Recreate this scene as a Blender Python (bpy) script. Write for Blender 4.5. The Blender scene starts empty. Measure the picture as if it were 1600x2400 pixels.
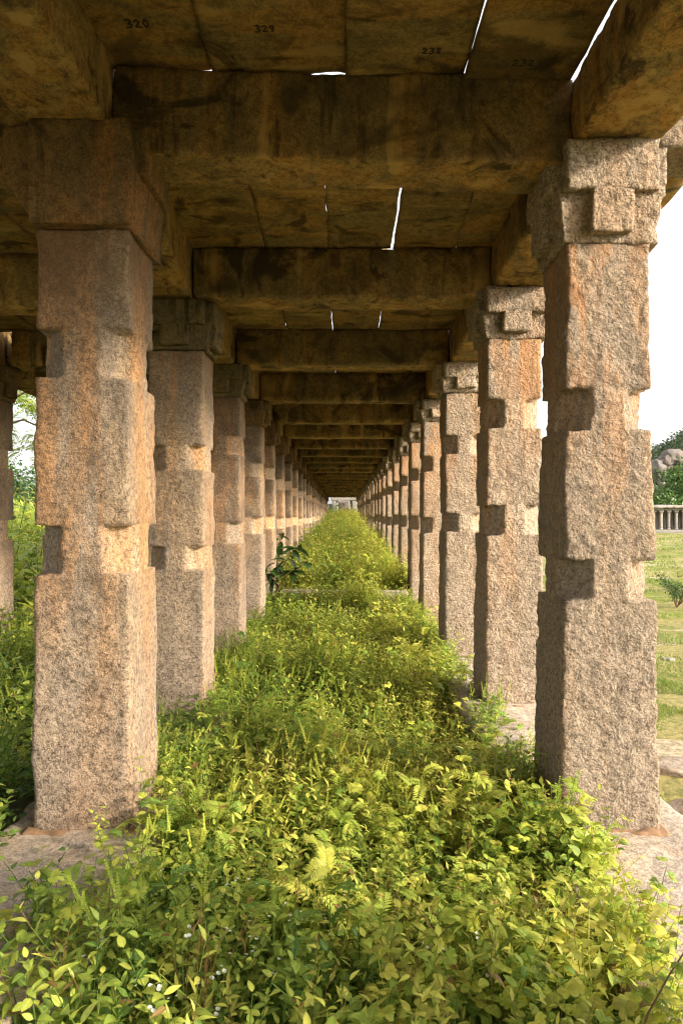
import bpy, math, random
import numpy as np
from mathutils import Vector

rng = np.random.default_rng(11)
random.seed(5)
scene = bpy.context.scene
COL = scene.collection
R = math.radians
EYE = 1.722          # camera height above the plinth top (z = 0)

# ------------------------------------------------------------------ noise
def _hash(i, j, k, seed):
    h = (i.astype(np.int64) * 374761393 + j.astype(np.int64) * 668265263 + k.astype(np.int64) * 2147483647 + seed * 974634077) & 0xFFFFFFFF
    h = ((h ^ (h >> 13)) * 1274126177) & 0xFFFFFFFF
    h = ((h ^ (h >> 16)) * 2246822519) & 0xFFFFFFFF
    h = h ^ (h >> 15)
    return (h & 0xFFFFFF) / float(0xFFFFFF) * 2 - 1

def vnoise(P, seed=0):
    P = np.asarray(P, float)
    F = np.floor(P).astype(np.int64)
    f = P - F
    u = f * f * f * (f * (f * 6 - 15) + 10)
    x, y, z = F[:, 0], F[:, 1], F[:, 2]
    def c(a, b, d): return _hash(x + a, y + b, z + d, seed)
    def L(a, b, t): return a + (b - a) * t
    x00 = L(c(0,0,0), c(1,0,0), u[:,0]); x10 = L(c(0,1,0), c(1,1,0), u[:,0])
    x01 = L(c(0,0,1), c(1,0,1), u[:,0]); x11 = L(c(0,1,1), c(1,1,1), u[:,0])
    return L(L(x00, x10, u[:,1]), L(x01, x11, u[:,1]), u[:,2])

def vec_noise(P, seed):
    return np.stack([vnoise(P, seed), vnoise(P, seed + 17), vnoise(P, seed + 31)], 1)

# ------------------------------------------------------------------ mesh helpers
def mesh_from(name, V, quads, smooth=True, tris=None):
    me = bpy.data.meshes.new(name)
    V = np.ascontiguousarray(V, np.float32)
    quads = np.asarray(quads, np.int32).reshape(-1, 4)
    nq = len(quads)
    tris = np.zeros((0, 3), np.int32) if tris is None else np.asarray(tris, np.int32).reshape(-1, 3)
    nt = len(tris)
    me.vertices.add(len(V)); me.vertices.foreach_set('co', V.ravel())
    loops = np.concatenate([quads.ravel(), tris.ravel()])
    me.loops.add(len(loops)); me.loops.foreach_set('vertex_index', loops)
    me.polygons.add(nq + nt)
    me.polygons.foreach_set('loop_start', np.concatenate([np.arange(nq) * 4, nq * 4 + np.arange(nt) * 3]).astype(np.int32))
    if smooth:
        me.polygons.foreach_set('use_smooth', np.ones(nq + nt, bool))
    me.update(calc_edges=True)
    me.validate()
    return me

def patina(me, vals):
    at = me.attributes.new('patina', 'FLOAT', 'POINT'); at.data.foreach_set('value', np.asarray(vals, np.float32)); return me

def link(name, me, mat=None, parent=None, loc=None):
    o = bpy.data.objects.new(name, me)
    COL.objects.link(o)
    if mat is not None and me is not None and len(me.materials) == 0:
        me.materials.append(mat)
    if parent is not None: o.parent = parent
    if loc is not None: o.location = loc
    return o

def tag(o, label=None, cat=None, group=None, kind='thing'):
    if label: o['label'] = label
    if cat: o['category'] = cat
    if group: o['group'] = group
    if kind: o['kind'] = kind
    return o

def empty(name, loc, label, cat, group=None):
    o = bpy.data.objects.new(name, None); COL.objects.link(o)
    o.location = loc
    o.empty_display_size = 0.1
    return tag(o, label, cat, group)

def vnormals(V, Q):
    n = np.cross(V[Q[:, 2]] - V[Q[:, 0]], V[Q[:, 3]] - V[Q[:, 1]])
    N = np.zeros_like(V)
    for k in range(4): np.add.at(N, Q[:, k], n)
    return N / np.maximum(np.linalg.norm(N, axis=1, keepdims=True), 1e-9)

def grid_box(nx, ny, nz):
    """surface lattice of a box: integer coords and outward quads"""
    idx, quads, pts = {}, [], []
    allc, allq, off = [], [], 0
    def face(a, b, na, nb, fixed_axis, fixed_val, flip):
        nonlocal off
        A, B = np.meshgrid(np.arange(na + 1), np.arange(nb + 1), indexing='ij')
        c = np.zeros((A.size, 3), np.int64)
        c[:, a] = A.ravel(); c[:, b] = B.ravel(); c[:, fixed_axis] = fixed_val
        i = np.arange(na)[:, None] * (nb + 1) + np.arange(nb)[None, :]
        q = np.stack([i, i + nb + 1, i + nb + 2, i + 1], -1).reshape(-1, 4)
        if flip: q = q[:, ::-1]
        allc.append(c); allq.append(q + off); off += len(c)
    face(0, 1, nx, ny, 2, nz, False); face(0, 1, nx, ny, 2, 0, True)
    face(1, 2, ny, nz, 0, nx, False); face(1, 2, ny, nz, 0, 0, True)
    face(2, 0, nz, nx, 1, ny, False); face(2, 0, nz, nx, 1, 0, True)
    C = np.concatenate(allc); Q = np.concatenate(allq)
    key = (C[:, 0] * 100000 + C[:, 1]) * 100000 + C[:, 2]
    u, first, inv = np.unique(key, return_index=True, return_inverse=True)
    return C[first].astype(float), inv.ravel()[Q]

def rough(V, Q, seed, amps, where=0.0):
    """amps: list of (frequency, vector amplitude, normal amplitude)"""
    N = vnormals(V, Q)
    P = V + np.array([seed * 3.17, seed * 1.31, seed * 2.23])
    out = V.copy()
    for f, av, an in amps:
        if av: out += av * vec_noise(P * f, seed)
        if an: out += N * (an * vnoise(P * f, seed + 5))[:, None]
    return out

STONE = [(1.3, .010, 0), (6, .008, .002), (19, .003, .004), (45, .0, .0022)]
ROUGH = [(1.3, .008, 0), (6, .008, .002), (17, .004, .0045), (40, .0, .006)]

def rough_box(lo, hi, res, seed, amps=STONE, warp=None, round_=.012):
    lo, hi = np.array(lo, float), np.array(hi, float)
    n = np.maximum(1, np.round((hi - lo) / res).astype(int))
    n = np.maximum(n, 2)
    C, Q = grid_box(*n)
    V = lo + C / n * (hi - lo)
    if round_:
        ctr, h = (lo + hi) / 2, (hi - lo) / 2
        q0 = V - ctr
        r = round_ * (1 + .9 * vnoise(V * 7 + seed * 1.7, seed + 3))[:, None]
        r = np.minimum(r, h.min() * .6)
        inner = np.clip(q0, -(h - r), h - r)
        d = q0 - inner
        L = np.linalg.norm(d, axis=1, keepdims=True)
        V = ctr + np.where(L > 1e-9, inner + d / np.maximum(L, 1e-9) * r, q0)
    if warp is not None: V = warp(V)
    V = rough(V, Q, seed, amps)
    return V, Q

def join(parts):
    Vs, Qs, off = [], [], 0
    for V, Q in parts:
        Vs.append(V); Qs.append(Q + off); off += len(V)
    return np.concatenate(Vs), np.concatenate(Qs)

# ------------------------------------------------------------------ materials
def new_mat(name):
    m = bpy.data.materials.new(name); m.use_nodes = True
    nt = m.node_tree; nt.nodes.clear()
    return m, nt

class NT:
    def __init__(s, nt): s.nt = nt
    def n(s, t, **kw):
        nd = s.nt.nodes.new(t)
        for k, v in kw.items():
            if k.startswith('i_'):
                nd.inputs[k[2:].replace('_', ' ')].default_value = v
            else: setattr(nd, k, v)
        return nd
    def l(s, a, b): s.nt.links.new(a, b)
    def noise(s, vec, scale, detail=4, rough=.55, dist=0):
        t = s.n('ShaderNodeTexNoise'); t.inputs['Scale'].default_value = scale
        t.inputs['Detail'].default_value = detail; t.inputs['Roughness'].default_value = rough
        t.inputs['Distortion'].default_value = dist
        s.l(vec, t.inputs['Vector']); return t.outputs['Fac']
    def ramp(s, fac, a, b, va=0., vb=1.):
        r = s.n('ShaderNodeMapRange'); r.interpolation_type = 'SMOOTHSTEP'
        r.inputs['From Min'].default_value = a; r.inputs['From Max'].default_value = b
        r.inputs['To Min'].default_value = va; r.inputs['To Max'].default_value = vb
        s.l(fac, r.inputs['Value']); return r.outputs['Result']
    def mix(s, fac, a, b, mode='MIX'):
        m = s.n('ShaderNodeMix', data_type='RGBA', blend_type=mode)
        for sock, v in ((m.inputs['Factor'], fac), (m.inputs['A'], a), (m.inputs['B'], b)):
            if hasattr(v, 'is_output'): s.l(v, sock)
            elif isinstance(v, (int, float)): sock.default_value = v
            else: sock.default_value = (*v, 1)
        return m.outputs['Result']
    def math(s, op, a, b):
        m = s.n('ShaderNodeMath', operation=op)
        for i, v in enumerate((a, b)):
            if hasattr(v, 'is_output'): s.l(v, m.inputs[i])
            else: m.inputs[i].default_value = v
        return m.outputs[0]
    def scale_vec(s, vec, sc):
        m = s.n('ShaderNodeMapping'); m.inputs['Scale'].default_value = sc
        s.l(vec, m.inputs['Vector']); return m.outputs['Vector']

def stone_mat(name, tan, grey, orange, dark, speck=.5, patch=.5, streak=.45, stain=.25, bump=.6, coarse=22, fine=70, rough_=.9, streak_axis=(6, 6, .7), pit=0., dist=.03, greyfoot=0, dark_top=0, rust_top=0, pale_runs=0):
    m, nt = new_mat(name); g = NT(nt)
    tc = g.n('ShaderNodeTexCoord'); oi = g.n('ShaderNodeObjectInfo')
    off = g.n('ShaderNodeVectorMath', operation='SCALE'); off.inputs[0].default_value = (13.1, 7.7, 21.3)
    g.l(oi.outputs['Random'], off.inputs['Scale'])
    add = g.n('ShaderNodeVectorMath', operation='ADD')
    g.l(tc.outputs['Object'], add.inputs[0]); g.l(off.outputs[0], add.inputs[1])
    v = add.outputs[0]
    big = g.noise(g.scale_vec(v, tuple(.55 if x == min(streak_axis) else 1.5 for x in streak_axis)), 1.6, 6, .65, .5)
    c = g.mix(g.ramp(big, .42, .58, 1 - patch, patch), tan, grey)
    st = g.noise(g.scale_vec(v, streak_axis), .8, 5, .62, .6)
    c = g.mix(g.math('MULTIPLY', g.ramp(st, .45, .60), streak), c, orange)
    mid = g.noise(v, coarse * .5, 6, .7)
    c = g.mix(g.ramp(mid, .30, .52, .45, 0), c, dark)       # mottling (clamped below)
    sp = g.math('ADD', g.math('MULTIPLY', g.noise(v, fine, 5, .8, .6), .58), g.math('MULTIPLY', g.noise(v, fine * .33, 4, .7, .4), .42))
    c = g.mix(g.math('MULTIPLY', g.ramp(sp, .42, .56, 1, 0), speck), c, dark)
    lt = g.noise(v, fine * 1.5, 2, .6)
    c = g.mix(g.math('MULTIPLY', g.ramp(lt, .56, .70), speck * .5), c, tuple(min(1, x * 1.5) for x in tan))
    sn = g.noise(v, 2.1, 6, .62, .9)
    c = g.mix(g.math('MULTIPLY', g.ramp(sn, .57, .66), stain), c, dark)
    st2 = g.noise(g.scale_vec(v, tuple(x * 1.7 for x in streak_axis)), 1.0, 6, .65, .3)
    c = g.mix(g.math('MULTIPLY', g.ramp(st2, .54, .70), stain * .9), c, tuple(x * .6 for x in dark))
    if pale_runs:                                                     # pale run-off streaks and sharp edged damp patches
        c = g.mix(g.ramp(g.noise(g.scale_vec(v, tuple(x * .9 for x in streak_axis)), .9, 4, .55, .3), .56, .66, 0, pale_runs), c, tuple(min(1, x * 1.25) for x in tan))
        c = g.mix(g.ramp(g.noise(v, 1.7, 4, .5, 1.2), .575, .67, 0, pale_runs), c, tuple(x * 1.7 for x in dark))
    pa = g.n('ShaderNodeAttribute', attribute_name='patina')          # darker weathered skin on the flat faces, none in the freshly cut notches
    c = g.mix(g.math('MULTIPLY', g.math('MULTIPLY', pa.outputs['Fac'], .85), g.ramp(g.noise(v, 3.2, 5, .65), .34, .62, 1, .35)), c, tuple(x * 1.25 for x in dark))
    if greyfoot:                                                      # lichen greys the lower part of a pillar
        sx = g.n('ShaderNodeSeparateXYZ'); g.l(tc.outputs['Object'], sx.inputs[0])
        zz = g.math('ADD', sx.outputs['Z'], g.math('MULTIPLY', g.noise(v, 2.2, 4), .9))
        c = g.mix(g.ramp(zz, 1.0, 2.1, greyfoot, 0), c, g.mix(g.ramp(sp, .40, .56), tuple(x * .75 for x in dark), tuple(x * 1.28 for x in grey)))
        so_ = g.ramp(g.math('ADD', sx.outputs['Z'], g.math('MULTIPLY', g.noise(g.scale_vec(v, (4, 4, 1)), 1.3, 5, .65), 1.6)), 3.35, 4.1, 0, dark_top)
        ru = g.math('MULTIPLY', g.ramp(sx.outputs['Z'], 1.7, 3.0), g.ramp(g.noise(g.scale_vec(v, (7, 7, .6)), 1.1, 5, .6, .5), .46, .58, 0, rust_top))
        c = g.mix(ru, c, (.46, .20, .065))                             # rust washed down from the bracket
        c = g.mix(so_, c, (.13, .075, .036))                # dark brown growing stronger towards the shaft top
    hv = g.n('ShaderNodeHueSaturation'); hv.inputs['Saturation'].default_value = 1.0
    g.l(c, hv.inputs['Color']); g.l(g.ramp(oi.outputs['Random'], 0, 1, .86, 1.12), hv.inputs['Value'])
    bs = g.n('ShaderNodeBsdfPrincipled'); bs.inputs['Roughness'].default_value = rough_
    bs.inputs['Specular IOR Level'].default_value = .18
    g.l(hv.outputs['Color'], bs.inputs['Base Color'])
    h1 = g.noise(v, coarse, 7, .68, .2); h2 = g.noise(v, fine, 4, .7)
    h = g.math('ADD', g.math('MULTIPLY', h1, .8), g.math('MULTIPLY', h2, .25))
    if pit:
        vo = g.n('ShaderNodeTexVoronoi', feature='SMOOTH_F1'); vo.inputs['Scale'].default_value = coarse * 1.15
        vo.inputs['Smoothness'].default_value = .6
        wv = g.n('ShaderNodeVectorMath', operation='ADD')
        nz = g.n('ShaderNodeTexNoise'); nz.inputs['Scale'].default_value = 14; g.l(v, nz.inputs['Vector'])
        sc = g.n('ShaderNodeVectorMath', operation='SCALE'); sc.inputs['Scale'].default_value = .09
        g.l(nz.outputs['Color'], sc.inputs[0]); g.l(v, wv.inputs[0]); g.l(sc.outputs[0], wv.inputs[1])
        g.l(wv.outputs[0], vo.inputs['Vector'])
        h = g.math('ADD', h, g.math('MULTIPLY', vo.outputs['Distance'], pit))
    b = g.n('ShaderNodeBump'); b.inputs['Strength'].default_value = bump; b.inputs['Distance'].default_value = dist
    g.l(h, b.inputs['Height']); g.l(b.outputs['Normal'], bs.inputs['Normal'])
    o = g.n('ShaderNodeOutputMaterial'); g.l(bs.outputs[0], o.inputs[0])
    return m

M_SUN = stone_mat('granite_hewn', (.485, .37, .255), (.37, .295, .22), (.50, .255, .105), (.10, .075, .055), speck=.72, patch=.75, streak=.42, stain=.14, bump=1., coarse=34, fine=100, pit=.32, dist=.046, greyfoot=.3, rust_top=.5)
M_IN = stone_mat('granite_weathered', (.485, .35, .215), (.33, .26, .195), (.56, .265, .085), (.075, .055, .04), speck=.78, patch=.9, streak=.62, stain=.28, bump=.75, coarse=44, fine=110, streak_axis=(5, 5, .5), greyfoot=.55, dark_top=.7, dist=.036)
M_CAP_SHADED = stone_mat('granite_capital_shaded', (.20, .118, .045), (.135, .09, .046), (.27, .12, .035), (.03, .02, .012), speck=.6, patch=.85, streak=.6, stain=.7, bump=.6, coarse=34, fine=95)  # granite darkened: the capitals' shadow is put into the colour
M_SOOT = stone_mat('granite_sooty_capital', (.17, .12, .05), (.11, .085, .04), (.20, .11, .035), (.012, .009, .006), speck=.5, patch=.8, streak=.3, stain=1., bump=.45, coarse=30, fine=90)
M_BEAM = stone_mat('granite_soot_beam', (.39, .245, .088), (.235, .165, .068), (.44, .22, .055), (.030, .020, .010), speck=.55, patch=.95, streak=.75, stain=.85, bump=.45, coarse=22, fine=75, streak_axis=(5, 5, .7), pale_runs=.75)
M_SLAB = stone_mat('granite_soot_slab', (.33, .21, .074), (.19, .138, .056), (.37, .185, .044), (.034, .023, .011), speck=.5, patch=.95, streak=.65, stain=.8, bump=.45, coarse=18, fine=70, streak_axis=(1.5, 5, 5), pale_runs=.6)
M_PLINTH = stone_mat('granite_plinth', (.48, .39, .30), (.39, .335, .275), (.45, .27, .14), (.13, .108, .085), speck=.75, patch=.7, streak=.3, stain=.2, bump=.5, coarse=16, fine=90)
M_PALE = stone_mat('granite_pale', (.27, .245, .21), (.21, .195, .175), (.36, .29, .21), (.12, .11, .095), speck=.3, patch=.6, streak=.2, stain=.5, bump=.3, coarse=8, fine=40)
M_BOULDER = stone_mat('granite_boulder', (.20, .17, .15), (.15, .135, .125), (.22, .165, .13), (.09, .08, .07), speck=.2, patch=.6, streak=.4, stain=.3, bump=.5, coarse=.8, fine=4, streak_axis=(.5, .5, .06))

def leaf_mat(name, stops, trans=.5, rough_=.45, gloss=.35):
    m, nt = new_mat(name); g = NT(nt)
    at = g.n('ShaderNodeAttribute', attribute_name='tint')
    sep = g.n('ShaderNodeSeparateColor'); g.l(at.outputs['Color'], sep.inputs[0])
    cr = g.n('ShaderNodeValToRGB')
    el = cr.color_ramp.elements
    while len(el) < len(stops): el.new(.5)
    for e, (p, c) in zip(el, stops): e.position = p; e.color = (*c, 1)
    g.l(sep.outputs[0], cr.inputs['Fac'])
    hv = g.n('ShaderNodeHueSaturation')
    g.l(cr.outputs['Color'], hv.inputs['Color']); g.l(g.ramp(sep.outputs[2], 0, 1, .72, 1.28), hv.inputs['Value'])
    # paler midrib: green channel carries the distance from the leaf's midline
    col = g.mix(g.ramp(sep.outputs[1], 0, .22, .30, 0), hv.outputs['Color'], tuple(min(1, x * 1.25) for x in stops[-2][1]))
    tc = g.n('ShaderNodeTexCoord')
    col = g.mix(g.ramp(g.noise(tc.outputs['Object'], 60, 3), .35, .65, .22, 0), col, stops[0][1])
    col = g.mix(g.ramp(sep.outputs[0], 1.2, 1.6), col, (.82, .82, .76))       # petals
    bs = g.n('ShaderNodeBsdfPrincipled'); bs.inputs['Roughness'].default_value = rough_
    bs.inputs['Specular IOR Level'].default_value = gloss
    g.l(col, bs.inputs['Base Color'])
    tr = g.n('ShaderNodeBsdfTranslucent')
    g.l(g.mix(.5, col, (.95, 1.0, .45), 'MULTIPLY'), tr.inputs['Color'])
    mx = g.n('ShaderNodeMixShader'); mx.inputs[0].default_value = trans
    g.l(bs.outputs[0], mx.inputs[1]); g.l(tr.outputs[0], mx.inputs[2])
    o = g.n('ShaderNodeOutputMaterial'); g.l(mx.outputs[0], o.inputs[0])
    return m

GREEN = [(0, (.045, .105, .030)), (.3, (.16, .275, .055)), (.6, (.38, .465, .078)), (.93, (.65, .63, .12)), (1, (.36, .20, .085))]
M_LEAF = leaf_mat('weed_leaves', GREEN)
M_DARKLEAF = leaf_mat('dark_leaves', [(0, (.018, .05, .014)), (.4, (.035, .085, .02)), (.8, (.07, .14, .03)), (1, (.12, .2, .05))], trans=.2, rough_=.3, gloss=.6)
M_TREELEAF = leaf_mat('tree_leaves', [(0, (.015, .04, .012)), (.35, (.04, .09, .02)), (.7, (.10, .17, .03)), (1, (.20, .26, .05))], trans=.3)
M_SCRUB_HAZED = leaf_mat('hazed_scrub_leaves', [(0, (.05, .075, .045)), (.35, (.09, .125, .06)), (.7, (.15, .19, .085)), (1, (.24, .27, .12))], trans=.3)  # distance haze put into the leaf colours, paler and greyer
M_GRASS = leaf_mat('lawn_grass', [(0, (.05, .10, .02)), (.4, (.13, .20, .03)), (.75, (.24, .29, .06)), (1, (.40, .36, .14))], trans=.3)

def plain_mat(name, col, rough_=.8, var=.3, scale=20):
    m, nt = new_mat(name); g = NT(nt)
    tc = g.n('ShaderNodeTexCoord')
    c = g.mix(g.noise(tc.outputs['Object'], scale, 4), tuple(x * (1 - var) for x in col), tuple(min(1, x * (1 + var)) for x in col))
    bs = g.n('ShaderNodeBsdfPrincipled'); bs.inputs['Roughness'].default_value = rough_
    g.l(c, bs.inputs['Base Color'])
    o = g.n('ShaderNodeOutputMaterial'); g.l(bs.outputs[0], o.inputs[0])
    return m
M_BARK = plain_mat('bark', (.14, .095, .06), .9)
M_STEM = plain_mat('woody_stem', (.15, .08, .035), .8)
M_PAINT = plain_mat('black_paint', (.026, .018, .010), .8, .6, 90)
M_FLOWER = plain_mat('yellow_bud', (.65, .42, .06), .6)

def soil_mat():
    m, nt = new_mat('soil'); g = NT(nt)
    tc = g.n('ShaderNodeTexCoord'); v = tc.outputs['Object']
    c = g.mix(g.noise(v, 5, 6), (.075, .055, .030), (.16, .115, .06))
    c = g.mix(g.ramp(g.noise(v, 2.5, 5), .45, .6, 0, .8), c, (.06, .085, .02))
    bs = g.n('ShaderNodeBsdfPrincipled'); bs.inputs['Roughness'].default_value = .95
    g.l(c, bs.inputs['Base Color'])
    b = g.n('ShaderNodeBump'); b.inputs['Distance'].default_value = .05; g.l(g.noise(v, 25, 6), b.inputs['Height']); g.l(b.outputs[0], bs.inputs['Normal'])
    o = g.n('ShaderNodeOutputMaterial'); g.l(bs.outputs[0], o.inputs[0])
    return m
M_SOIL = soil_mat()

def lawn_mat():
    m, nt = new_mat('lawn'); g = NT(nt)
    tc = g.n('ShaderNodeTexCoord'); v = tc.outputs['Object']
    c = g.mix(g.ramp(g.noise(v, 1.4, 6, .65), .35, .65), (.14, .18, .03), (.27, .27, .065))
    c = g.mix(g.ramp(g.noise(v, .35, 6, .6), .42, .58, 0, .85), c, (.36, .30, .13))
    c = g.mix(g.ramp(g.noise(g.scale_vec(v, (.5, 1.6, 1)), .5, 6, .6, .5), .555, .62, 0, .95), c, (.52, .42, .30))
    c = g.mix(g.ramp(g.noise(v, 11, 5, .7), .35, .6, .55, 0), c, (.05, .075, .015))
    bs = g.n('ShaderNodeBsdfPrincipled'); bs.inputs['Roughness'].default_value = .95
    bs.inputs['Specular IOR Level'].default_value = .1
    g.l(c, bs.inputs['Base Color'])
    b = g.n('ShaderNodeBump'); b.inputs['Distance'].default_value = .08; g.l(g.noise(v, 9, 8, .7), b.inputs['Height']); g.l(b.outputs[0], bs.inputs['Normal'])
    o = g.n('ShaderNodeOutputMaterial'); g.l(bs.outputs[0], o.inputs[0])
    return m
M_LAWN = lawn_mat()

def hill_mat():
    m, nt = new_mat('hillside'); g = NT(nt)
    tc = g.n('ShaderNodeTexCoord'); v = tc.outputs['Object']
    c = g.mix(g.ramp(g.noise(v, .08, 6, .65), .4, .6), (.045, .075, .025), (.11, .13, .05))
    bs = g.n('ShaderNodeBsdfPrincipled'); bs.inputs['Roughness'].default_value = 1
    g.l(c, bs.inputs['Base Color'])
    o = g.n('ShaderNodeOutputMaterial'); g.l(bs.outputs[0], o.inputs[0])
    return m
M_HILL = hill_mat()

# ------------------------------------------------------------------ gallery layout
NP = 26
YF = [1.4, 3.7, 5.75, 8.05, 10.35, 12.4, 14.7] + [14.7 + 2.25 * i for i in range(1, NP - 6)]   # front faces of the pillar rows
def sag(k): return -.02 * max(0, k - 5)
ZL = {0: 3.84, 1: 3.83, 2: 3.50, 3: 3.46, 4: 3.42, 5: 3.36}
ZR = {0: 3.76, 1: 3.74, 2: 3.60, 3: 3.48, 4: 3.43, 5: 3.36}
def zl(k): return ZL.get(k, 3.36 + sag(k))
def zr(k): return ZR.get(k, 3.36 + sag(k))
BH = .45                                   # beam height
ORD = ['', 'first', 'second', 'third', 'fourth', 'fifth', 'sixth', 'seventh', 'eighth', 'ninth', 'tenth', 'eleventh', 'twelfth', 'thirteenth',
       'fourteenth', 'fifteenth', 'sixteenth', 'seventeenth', 'eighteenth', 'nineteenth', 'twentieth',
       'twenty-first', 'twenty-second', 'twenty-third', 'twenty-fourth', 'twenty-fifth', 'twenty-sixth', 'twenty-seventh']

def shaft_mesh(w0, w1, ztop, notches, res, seed, amps, z0=0.0, cham=.155, lean=(0, 0)):
    """square shaft with chamfered (octagonal) bands; notches: list of (zlo, zhi)"""
    w = (w0 + w1) / 2
    n1 = max(2, int(round(cham / res))); n2 = max(2, int(round((w - 2 * cham) / res)))
    us = np.concatenate([np.linspace(0, cham, n1 + 1), np.linspace(cham, w - cham, n2 + 1)[1:], np.linspace(w - cham, w, n1 + 1)[1:]]) / w
    us = us[:-1]
    ns = len(us)
    zs, ks = [], []
    lvl = [(z0, 0.)]
    for a, b in notches: lvl += [(a, 0.), (a + .012, 1.), (b - .010, 1.), (b, 0.)]
    lvl.append((ztop, 0.))
    for (za, ka), (zb, kb) in zip(lvl, lvl[1:]):
        n = max(1, int(round((zb - za) / res)))
        for i in range(n): zs.append(za + (zb - za) * i / n); ks.append(ka + (kb - ka) * i / n)
    zs.append(ztop); ks.append(0.)
    zs, ks = np.array(zs), np.array(ks)
    sq, ch = [], []
    cf = cham / w
    dirs = [((-.5, -.5), (1, 0)), ((.5, -.5), (0, 1)), ((.5, .5), (-1, 0)), ((-.5, .5), (0, -1))]
    for i, (c, d) in enumerate(dirs):
        dn = dirs[(i + 1) % 4][1]; dp = dirs[(i - 1) % 4][1]
        for u in us:
            p = np.array(c) + np.array(d) * u; sq.append(p)
            if u < cf - 1e-6:                 # starting corner: second half of the chamfer
                A = np.array(c) - np.array(dp) * cf; B = np.array(c) + np.array(d) * cf
                t = .5 + .5 * u / cf; ch.append(A + (B - A) * t)
            elif u > 1 - cf + 1e-6:
                C2 = np.array(c) + np.array(d)
                A = C2 - np.array(d) * cf; B = C2 + np.array(dn) * cf
                t = .5 * (u - (1 - cf)) / cf; ch.append(A + (B - A) * t)
            else: ch.append(p)
    sq, ch = np.array(sq), np.array(ch)
    # worn corners: pull points next to a corner slightly inwards
    m = len(sq)
    W = w0 + (w1 - w0) * (zs - z0) / (ztop - z0)
    XY = (sq[None] * (1 - ks[:, None, None]) + ch[None] * ks[:, None, None]) * W[:, None, None]
    Z = np.repeat(zs[:, None], m, 1)
    V = np.concatenate([XY, Z[..., None]], -1).reshape(-1, 3)
    # rounding of block corners
    ax = np.abs(V[:, :2]); hw = np.repeat(W / 2, m)
    rr = .020 * (1 + .9 * vnoise(V * np.array([3, 3, 9.]) + seed, seed + 8))
    ex = np.maximum(ax - (hw - rr)[:, None], 0)
    L = np.linalg.norm(ex, axis=1)
    f = np.where(L > rr, rr / np.maximum(L, 1e-9), 1)
    V[:, :2] -= np.sign(V[:, :2]) * ex * (1 - f)[:, None]
    nz = len(zs)
    i = np.arange(nz - 1)[:, None] * m + np.arange(m)[None]
    j = np.arange(nz - 1)[:, None] * m + (np.arange(m)[None] + 1) % m
    Q = np.stack([i, j, j + m, i + m], -1).reshape(-1, 4)
    V = rough(V, Q, seed, amps)
    V[:, 0] += lean[0] * V[:, 2]; V[:, 1] += lean[1] * V[:, 2]
    # caps
    T = []
    nb, ntp = len(V), len(V) + 1
    V = np.concatenate([V, [[V[:m, 0].mean(), V[:m, 1].mean(), z0]], [[V[-m:, 0].mean(), V[-m:, 1].mean(), ztop]]])
    a = np.arange(m); b = (a + 1) % m
    T = np.concatenate([np.stack([b, a, np.full(m, nb)], 1), np.stack([a + (nz - 1) * m, b + (nz - 1) * m, np.full(m, ntp)], 1)])
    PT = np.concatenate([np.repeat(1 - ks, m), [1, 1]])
    return V, Q, T, PT

def capital_parts(w, h, res, seed, amps, arm=.11, plain=False):
    """upper block of crossed arms, lower part narrowing to the shaft; tongues returned one by one"""
    W = w / 2 + arm; up = h * .50
    body = []
    a = w / 2 + .032
    body.append(rough_box((-a, -W + .012, .006 if plain else h - up), (a, W - .012, h), res, seed, amps, round_=.006 if not plain else .016))
    body.append(rough_box((-W - .02, -w / 2 + .01, h - up + .006), (W + .02, w / 2 - .01, h - .003), res, seed, amps, round_=.006))
    def taper(V):
        s = np.clip((V[:, 2] / (h - up + .03)), 0, 1)
        V = V.copy()
        V[:, 0] = V[:, 0] * ((w / 2 + .022) + (W - w / 2 - .045) * s) / W
        V[:, 1] = V[:, 1] * ((w / 2 + .012) + (W - w / 2 - .065) * s) / W
        return V
    body.append(rough_box((-W, -W, 0.002), (W, W, h - up + .03), res, seed + 2, amps, warp=taper))
    if plain:
        def bevel(V):
            t = np.clip((V[:, 2] - .03) / (h * .42), 0, 1); V = V.copy()
            V[:, 0] = np.where(V[:, 0] < 0, V[:, 0] * ((w / 2 + .01) + (W + .10 - w / 2 - .01) * t) / (W + .13), V[:, 0]); return V
        body.append(rough_box((-W - .13, -W + .05, .012), (.02, W - .06, h - .012), res, seed + 3, amps, warp=bevel, round_=.02))
    tongues = []
    tw = w * .255
    for i in range(4):
        ang = i * math.pi / 2
        c, s = math.cos(ang), math.sin(ang)
        r_ = W - .0135 if i % 2 == 0 else W + .019
        V, Q = rough_box((-tw, -r_, .045), (tw, -w * .2, h - up + .035), res, 0, [], round_=.007,
                         warp=lambda V: np.stack([V[:, 0] * c - V[:, 1] * s, V[:, 0] * s + V[:, 1] * c, V[:, 2]], 1))
        tongues.append((rough(V, Q, seed, amps), Q))
    return join(body), tongues

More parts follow.
